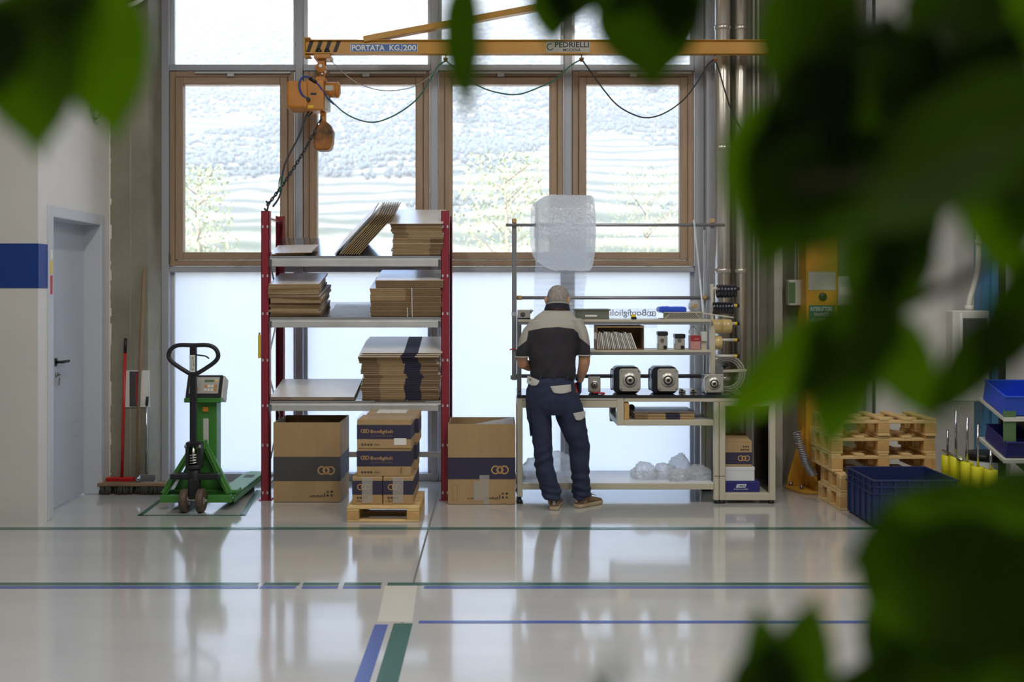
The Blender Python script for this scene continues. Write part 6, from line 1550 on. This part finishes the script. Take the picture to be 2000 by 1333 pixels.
# ---- trousers
tz = MB()
loft(tz, [vr(735, 1039, 1122, 7.985, .118), vr(745, 1033, 1121, 7.98, .128), vr(762, 1029, 1125, 7.975, .138), vr(780, 1027, 1131, 7.975, .138), vr(796, 1027, 1138, 7.98, .128), vr(808, 1029, 1141, 7.985, .11)], 26)
loft(tz, [vr(780, 1028, 1076, 7.98, .115), vr(800, 1027.5, 1078, 7.985, .112), vr(818, 1030, 1078, 7.985, .106), vr(840, 1036, 1078, 7.985, .098), vr(870, 1041, 1078, 7.985, .092), vr(900, 1043.5, 1080, 7.98, .090), vr(930, 1047, 1087, 7.975, .088), vr(952, 1054, 1094, 7.97, .088), vr(964, 1058, 1096, 7.965, .088), vr(976, 1062, 1093, 7.96, .088)], 22)
loft(tz, [vr(780, 1080, 1132, 7.98, .115), vr(800, 1080, 1140, 7.985, .112), vr(818, 1085, 1144, 7.99, .106), vr(840, 1096, 1147, 7.995, .098), vr(870, 1109, 1152, 8.01, .092), vr(900, 1113.5, 1152, 8.015, .090), vr(930, 1116.5, 1150, 8.02, .088), vr(950, 1117.5, 1153, 8.03, .088), vr(960, 1118, 1155, 8.035, .088), vr(973, 1120.5, 1150, 8.04, .086)], 22)
def tr_disp(p, n_):
    lo = max(0, min(1, (.75-p.z)/.5))
    f = .008*noise.noise((p.x*8, p.y*6, p.z*6))+.009*(.3-abs(noise.noise((p.x*9+p.z*6, p.y*8, p.z*9-p.x*5))))
    f += .009*lo*math.sin(p.z*62+9*noise.noise((p.x*5, p.y*5, p.z*4)))*max(0, noise.noise((p.x*6, 2, p.z*7))+.35)
    f += .006*max(0, .22-p.z)/.12*math.sin(p.z*120+p.x*20)
    return f
trs = remesh(tz, 'work_trousers', .0068, 4, tr_disp, 'trousers')
from mathutils.bvhtree import BVHTree
bv = BVHTree.FromPolygons([v.co.copy() for v in trs.data.vertices], [list(p.vertices) for p in trs.data.polygons])
def patch(nm, poly, m, par, off=.005, bvh=bv, k=8):
    """cloth flap draped on the surface: bilinear grid over four corners, cast onto the cloth"""
    A, B, C_, D = poly; fr, bk = [], []
    for j in range(k+1):
        for i in range(k+1):
            fx, fy = i/k, j/k; u = (A[0]*(1-fx)+B[0]*fx)*(1-fy)+(D[0]*(1-fx)+C_[0]*fx)*fy; v = (A[1]*(1-fx)+B[1]*fx)*(1-fy)+(D[1]*(1-fx)+C_[1]*fx)*fy
            if fy > .5 and len(poly) == 4: v += (2*(fy-.5))*(-4*((fx-.5)**2)*3+1)*1.2
            org = Vector((0, 0, EYE)); dr = (at(u, v, 8.0)-org).normalized(); h, nn, _, _ = bvh.ray_cast(org, dr)
            if h is None: h = at(u, v, 7.93); nn = Vector((0, -1, 0))
            fr.append(h-dr*(off+.0)); bk.append(h+dr*.004)
    w_ = k+1; q = MB(); N = len(fr); fs = [(j*w_+i, j*w_+i+1, (j+1)*w_+i+1, (j+1)*w_+i) for j in range(k) for i in range(k)]
    q.add(fr+bk, fs+[tuple(x+N for x in f) for f in fs], 0, True)
    rim = [i for i in range(w_)]+[j*w_+k for j in range(1, w_)]+[k*w_+i for i in range(k-1, -1, -1)]+[j*w_ for j in range(k-1, 0, -1)]
    for a_, b_ in zip(rim, rim[1:]+rim[:1]): q.f.append([a_, b_, b_+N, a_+N]); q.m.append(0); q.sm.append(False)
    o = q.build(nm, m, None); o.parent = par; finish(o); return o
patch('pocket_flap', [(1030, 734), (1054, 744), (1049, 755), (1028.5, 750)], 'flap_grey', trs)
patch('pocket_flap', [(1074.5, 755), (1115, 751.5), (1116, 767), (1081, 770)], 'flap_grey', trs)
patch('cargo_flap', [(1119, 808), (1143.5, 803), (1143.5, 817), (1125, 823)], 'flap_grey', trs, .010)
patch('side_pocket', [(1031, 803), (1035, 801), (1039, 852), (1035, 852)], 'trousers', trs, .012)
o = finish(trs)
q = MB(); c, a, b_ = vr(738, 1036.5, 1122.5, 7.985, .1235); loft(q, [(c-Vector((0, 0, .016)), a*1.015, b_*1.02), (c+Vector((0, 0, .016)), a*1.0, b_*1.0)], 32, cap=False); o = q.build('belt', 'black_plastic'); o.parent = trs; finish(o)
for k in range(3):
    u = (1056, 1082, 1108)[k]; q = MB(); p = at(u, 738, 7.985-.124*math.sqrt(max(.05, 1-((u-1079.5)/43)**2))-.003); q.box(p.x-.006, p.x+.006, p.y-.003, p.y+.004, p.z-.024, p.z+.022); o = q.build('belt_loop', 'trousers'); o.parent = trs; finish(o)
# ---- shoes
def shoe(nm, heel, dirx, diry):
    d = Vector((dirx, diry, 0)).normalized(); s_ = Vector((d.y, -d.x, 0)); q = MB(); L = .285
    prof = [(0, .020, .030), (.02, .033, .052), (.07, .037, .082), (.16, .038, .098), (.30, .037, .104), (.42, .038, .096), (.55, .043, .074), (.70, .048, .060), (.85, .046, .050), (.95, .034, .042), (1.0, .014, .032)]
    rg = []
    for t, wd, h in prof:
        c = heel+d*(t*L)+Vector((0, 0, .022+(h-.022)/2)); rg.append((c, s_*wd, Vector((0, 0, (h-.022)/2+.002))))
    loft(q, rg, 20, sq=2.4); up = q.build(nm+'_upper', 'shoe', None); up.parent = wk; finish(up)
    so = MB(); pl_ = []
    out = [(0, .018), (.015, .030), (.06, .039), (.16, .041), (.32, .039), (.45, .040), (.60, .047), (.75, .051), (.88, .048), (.97, .034), (1.005, .012)]
    L2 = [heel+d*(t*L*1.03-.004)+s_*w_ for t, w_ in out]; R2 = [heel+d*(t*L*1.03-.004)-s_*w_ for t, w_ in out][::-1]
    so.prism([(p.x, p.y) for p in L2+R2], .002, .030, 'z'); o = so.build('sole', 'shoe_sole', None, .006, seg=2); o.parent = up; finish(o)
    c = heel+d*.002+Vector((0, 0, .062)); o = MB().bar(c-d*.006, c+d*.012, .020, .036).build('heel_tab', 'flap_grey'); o.parent = up; finish(o)
    q = MB(); c = heel+d*.10+Vector((0, 0, .098)); q.tube([c+d*.052*math.cos(t*PI/8)+s_*.037*math.sin(t*PI/8) for t in range(16)], .007, 6, closed=True); o = q.build('ankle_collar', 'rubber'); o.parent = up; finish(o)
    for k in range(3):
        c = heel+d*(.145+.028*k)+Vector((0, 0, .094-.010*k)); o = MB().tube([c-s_*.026, c+Vector((0, 0, .006)), c+s_*.026], .003, 5).build('lace', 'shoe_sole'); o.parent = up; finish(o)
shoe('shoe', Vector((wx(1082, 7.91), 7.905, 0)), .16, 1)
shoe('shoe', Vector((wx(1126, 8.0), 7.995, 0)), .72, .70)
# ---- cutters in the gloved hand
c = at(1127, 757, 8.06)
t_ = thing('hand_cutters', 'orange-handled cutters held in the blue glove', 'cutters', c)
MB().tube(catmull([c+Vector((-.004, .02, .035)), c+Vector((-.006, .012, .0)), c+Vector((.006, .0, -.045))], 4), .008, 7).build('handle', 'red_plain', t_)
MB().tube(catmull([c+Vector((-.018, .02, .028)), c+Vector((-.022, .010, .0)), c+Vector((-.002, .0, -.045))], 4), .008, 7).build('handle', 'button_orange', t_)
MB().prism([(c.x-.006, c.z-.04), (c.x+.014, c.z-.04), (c.x+.010, c.z-.10), (c.x+.002, c.z-.10)], c.y-.006, c.y+.006, 'y').build('blade', 'steel', t_, .002)
# ================================================================== FOREGROUND: two potted weeping figs close to the lens
lm = bpy.data.materials.new('fig_leaf'); lm.use_nodes = True; MATS['fig_leaf'] = lm
n = lm.node_tree.nodes; l = lm.node_tree.links; b = n['Principled BSDF']
oi = n.new('ShaderNodeObjectInfo'); rp = n.new('ShaderNodeValToRGB'); l.new(oi.outputs['Random'], rp.inputs[0])
rp.color_ramp.elements[0].color = lin('#2c410f'); rp.color_ramp.elements[1].color = lin('#557a18'); e_ = rp.color_ramp.elements.new(.55); e_.color = lin('#395415')
l.new(rp.outputs[0], b.inputs['Base Color']); b.inputs['Roughness'].default_value = .5; b.inputs['Specular IOR Level'].default_value = .3
tl = n.new('ShaderNodeBsdfTranslucent'); hs_ = n.new('ShaderNodeHueSaturation'); hs_.inputs['Value'].default_value = 1.5; hs_.inputs['Saturation'].default_value = 1.15; l.new(rp.outputs[0], hs_.inputs['Color']); l.new(hs_.outputs[0], tl.inputs[0])
mx = n.new('ShaderNodeMixShader'); mx.inputs[0].default_value = .5; l.new(b.outputs[0], mx.inputs[1]); l.new(tl.outputs[0], mx.inputs[2]); l.new(mx.outputs[0], n['Material Output'].inputs[0])
mat('fig_twig', '#5d5438', .7, var=.2, vscale=30)
mat('fig_bark', '#7a6d58', .8, var=.3, vscale=12, bump=.3, bscale=40)
mat('terracotta', '#a4623f', .8, var=.1)
mat('soil', '#3a2d22', .95, bump=.6, bscale=30)
def leaf_mesh(kind):
    """pointed oval blade of unit length along +X, folded at the midrib, drooping to the tip"""
    q = MB(); k = 14; prof = []
    for i in range(k+1):
        t = i/k; w_ = (.5*math.sin(PI*min(1, t**.82))**.85*(1-.25*t)) if t < 1 else 0
        if t > .8: w_ *= (1-(t-.8)/.2*.55)
        prof.append((t, max(.004, w_*(.42, .50, .36)[kind])))
    vs_ = []
    for t, w_ in prof:
        dz = (-.16, -.05, -.28)[kind]*t*t
        for s in (-1, -.5, 0, .5, 1): vs_.append((t, s*w_, dz+abs(s)*w_*.35-.04*w_*math.cos(s*PI)*0+.012*math.sin(t*16+s*2)*abs(s)))
    q.add(vs_, [(i*5+j, i*5+j+1, (i+1)*5+j+1, (i+1)*5+j) for i in range(k) for j in range(4)], 0, True)
    q.tube([(-.14, 0, .02), (0, 0, 0), (.3, 0, (-.16, -.05, -.28)[kind]*.09-.004)], [.012, .011, .006], 5)
    return q.mesh('leaf', 'fig_leaf', fix=False)
LM = [leaf_mesh(k) for k in range(3)]
rl = random.Random(21)
def leaf(par, base, tip, wpx, roll=None, kind=None, dt=None):
    """base and tip as (u, v, distance); width in image pixels of the finished leaf"""
    kind = rl.randrange(3) if kind is None else kind
    A = at(base[0], base[1], base[2]); B = at(tip[0], tip[1], tip[2]); d = B-A; L = d.length; d.normalize()
    view = (A-Vector((0, 0, EYE))).normalized(); side = d.cross(view).normalized(); nrm = side.cross(d)
    roll = rl.uniform(-.5, .5) if roll is None else roll
    R = Matrix((d, side, nrm)).transposed().to_4x4()@Matrix.Rotation(roll, 4, 'X')
    W = 1.22*wpx*((base[2]+tip[2])/2)/F; sy = W/(.42, .50, .36)[kind]/1.0*1.02
    o = bpy.data.objects.new('leaf', LM[kind]); COL.objects.link(o); o.parent = par
    o.matrix_world = Matrix.Translation(A)@R@Matrix.Diagonal((L, sy, L*.8, 1))
    o.matrix_parent_inverse = par.matrix_world.inverted() if False else Matrix.Translation(-par.location)
    return A
def fig(label, x, y, h):
    p = thing('potted_fig', label, 'potted plant', (x, y, 0), 'potted figs in the foreground')
    MB().lathe([(0, 0), (.15, 0), (.19, .30), (.205, .30), (.205, .34), (.185, .34), (.18, .30), (0, .29)], (x, y, 0), n=28).build('pot', 'terracotta', p)
    MB().lathe([(0, .305), (.178, .30)], (x, y, 0), n=20).build('soil', 'soil', p)
    MB().tube(catmull([(x, y, .28), (x+.015, y+.01, .8), (x-.01, y, 1.4), (x, y, h)], 6), [.022]*7+[.017]*6+[.012]*6, 9).build('trunk', 'fig_bark', p)
    return p
def twig(par, pts, r=.0035): MB().tube(catmull([Vector(p) for p in pts], 5), r, 6).build('branch', 'fig_twig', par)
fr_ = fig('leafy weeping fig close to the lens on the right, badly out of focus', .56, .78, 2.15)
fl_ = fig('weeping fig at the left whose blurred leaves hang into the top corner', -.46, .62, 2.05)
# left plant
twig(fl_, [(-.46, .62, 1.95), (-.38, .58, 2.0), tuple(at(60, -60, .56)), tuple(at(190, -40, .58))])
leaf(fl_, (30, -30, .55), (72, 322, .55), 190, .15, 0); leaf(fl_, (150, -80, .58), (232, 285, .58), 185, -.1, 1)
leaf(fl_, (110, -60, .56), (150, 175, .60), 150, .2, 1); leaf(fl_, (-60, -20, .53), (0, 210, .52), 160, .1, 0)
leaf(fl_, (60, -50, .57), (100, 130, .57), 120, .3, 2)
# right plant: overhead twig to the middle of the frame
tw = [(.56, .78, 2.05), (.42, .74, 2.02), tuple(at(1500, -120, .70)), tuple(at(1250, -60, .68)), tuple(at(1000, -70, .66)), tuple(at(880, -50, .65))]
twig(fr_, tw)
leaf(fr_, (915, -60, .65), (886, 248, .65), 84, .4, 2); leaf(fr_, (1085, -50, .66), (1070, 98, .66), 95, .3, 0); leaf(fr_, (1130, -70, .66), (1090, 60, .66), 110, .2, 1)
leaf(fr_, (1260, -70, .68), (1278, 180, .68), 195, .1, 1); leaf(fr_, (1200, -80, .68), (1170, 40, .68), 150, .2, 1); leaf(fr_, (1330, -60, .68), (1310, 90, .69), 110, .2, 0)
# right plant: main mass
B = []
def cl(pts, r=.004): twig(fr_, pts, r)
cl([(.56, .78, 1.85), tuple(at(2060, 20, .70)), tuple(at(1850, 70, .66)), tuple(at(1640, 60, .62))])
cl([(.56, .78, 1.72), tuple(at(2060, 300, .62)), tuple(at(1800, 330, .56)), tuple(at(1560, 360, .52))])
cl([(.56, .78, 1.60), tuple(at(2050, 520, .64)), tuple(at(1850, 560, .60)), tuple(at(1690, 640, .58))])
cl([(.56, .78, 1.40), tuple(at(2080, 1000, .66)), tuple(at(1880, 1060, .60)), tuple(at(1720, 1120, .58))])
cl([(.56, .78, 1.25), tuple(at(2050, 1420, .62)), tuple(at(1720, 1400, .58)), tuple(at(1500, 1390, .55)), tuple(at(1180, 1400, .52))])
for L_ in (
  # top
  ((1640, -60, .60), (1505, 215, .58), 190, .2, 1), ((1590, -80, .62), (1600, 160, .60), 170, .2, 1), ((1700, 60, .60), (1560, 330, .56), 220, .1, 1), ((1850, 70, .60), (1740, 310, .58), 230, .1, 1), ((1880, -90, .62), (1840, 180, .60), 170, .1, 1), ((1960, -80, .62), (1900, 230, .60), 200, .1, 1), ((1990, 60, .60), (1800, 290, .58), 200, .1, 1), ((1680, 130, .58), (1470, 330, .55), 170, .2, 1),
  # lobe at the left of the crown
  ((1640, 200, .56), (1460, 480, .54), 200, .1, 1), ((1590, 260, .54), (1478, 545, .53), 150, .1, 1), ((1720, 260, .56), (1540, 500, .55), 200, .1, 1), ((1800, 250, .56), (1640, 480, .54), 200, .1, 1), ((1525, 180, .56), (1452, 480, .56), 150, .1, 1),
  # olive band, nearer the lens
  ((2080, 190, .42), (1600, 400, .40), 230, .7, 0), ((2040, 300, .46), (1560, 430, .44), 170, .5, 0), ((1960, 200, .54), (1700, 420, .54), 200, .1, 1), ((2060, 250, .54), (1850, 350, .54), 220, .1, 1),
  # rim of the gap on the white wall
  ((1770, 310, .56), (1790, 560, .56), 120, .2, 1), ((1740, 380, .56), (1755, 640, .55), 150, .1, 1), ((1710, 420, .55), (1700, 690, .55), 120, .1, 1), ((1930, 290, .58), (1975, 560, .57), 130, .1, 1), ((2050, 330, .58), (1960, 470, .58), 150, .1, 1), ((2060, 500, .56), (1890, 780, .55), 110, .1, 0), ((1990, 600, .56), (1800, 835, .55), 95, .1, 0), ((1700, 600, .55), (1835, 835, .55), 120, .1, 1), ((2040, 480, .58), (1985, 640, .58), 80, .3, 1),
  # diagonal leaves over the bench corner and the crane foot
  ((1740, 590, .56), (1368, 838, .56), 125, .15, 0), ((1700, 600, .56), (1540, 790, .56), 120, .2, 1), ((1670, 610, .55), (1612, 895, .55), 130, .1, 1), ((1720, 560, .54), (1665, 760, .54), 120, .1, 1), ((1630, 470, .32), (1500, 660, .30), 62, .9, 0), ((1680, 470, .33), (1600, 620, .32), 55, .9, 0),
  # lower right mass
  ((2060, 1000, .58), (1700, 985, .56), 110, .1, 1), ((1960, 1040, .58), (1640, 1100, .56), 210, .1, 1), ((2060, 1100, .56), (1665, 1200, .54), 230, .1, 1), ((2060, 1230, .56), (1740, 1345, .55), 260, .1, 1), ((1990, 960, .60), (1990, 1300, .58), 250, .1, 1), ((1900, 1000, .58), (1840, 1340, .56), 250, .1, 1), ((2080, 990, .62), (1890, 945, .62), 110, .1, 1), ((1820, 1010, .58), (1720, 1250, .57), 190, .1, 1), ((2050, 1060, .57), (1930, 1350, .57), 220, .1, 1), ((1800, 1250, .57), (1790, 1390, .57), 150, .1, 1),
  # bottom edge
  ((1530, 1430, .55), (1602, 1150, .54), 120, .2, 1), ((1510, 1430, .55), (1482, 1165, .54), 95, .2, 1), ((1500, 1420, .54), (1520, 1230, .54), 110, .1, 1), ((1560, 1420, .55), (1385, 1345, .54), 90, .2, 0), ((1470, 1420, .54), (1450, 1270, .54), 80, .2, 1), ((1640, 1420, .56), (1765, 1265, .56), 100, .2, 1), ((1600, 1420, .56), (1690, 1300, .56), 80, .3, 0), ((1730, 1420, .57), (1770, 1230, .56), 120, .2, 1),
  ((1160, 1420, .42), (1238, 1240, .42), 40, .9, 2), ((1180, 1410, .52), (1160, 1300, .52), 34, .6, 2)):
    leaf(fr_, *L_)
# fill-in foliage inside the crown
RG = [((1620, 1960), (-60, 130), 12), ((1640, 1960), (150, 260), 6), ((1780, 2030), (1040, 1300), 10)]
for (a_, b_), (c_, d_), k_ in RG:
    for i in range(k_):
        u, v, q_ = rl.uniform(a_, b_), rl.uniform(c_, d_), rl.uniform(.58, .72); an_ = rl.uniform(1.1, 2.3); L_ = rl.uniform(150, 210)
        leaf(fr_, (u, v, q_), (u+L_*math.cos(an_), v+L_*math.sin(an_), q_-.02), rl.uniform(100, 150), rl.uniform(-.5, .5), None)
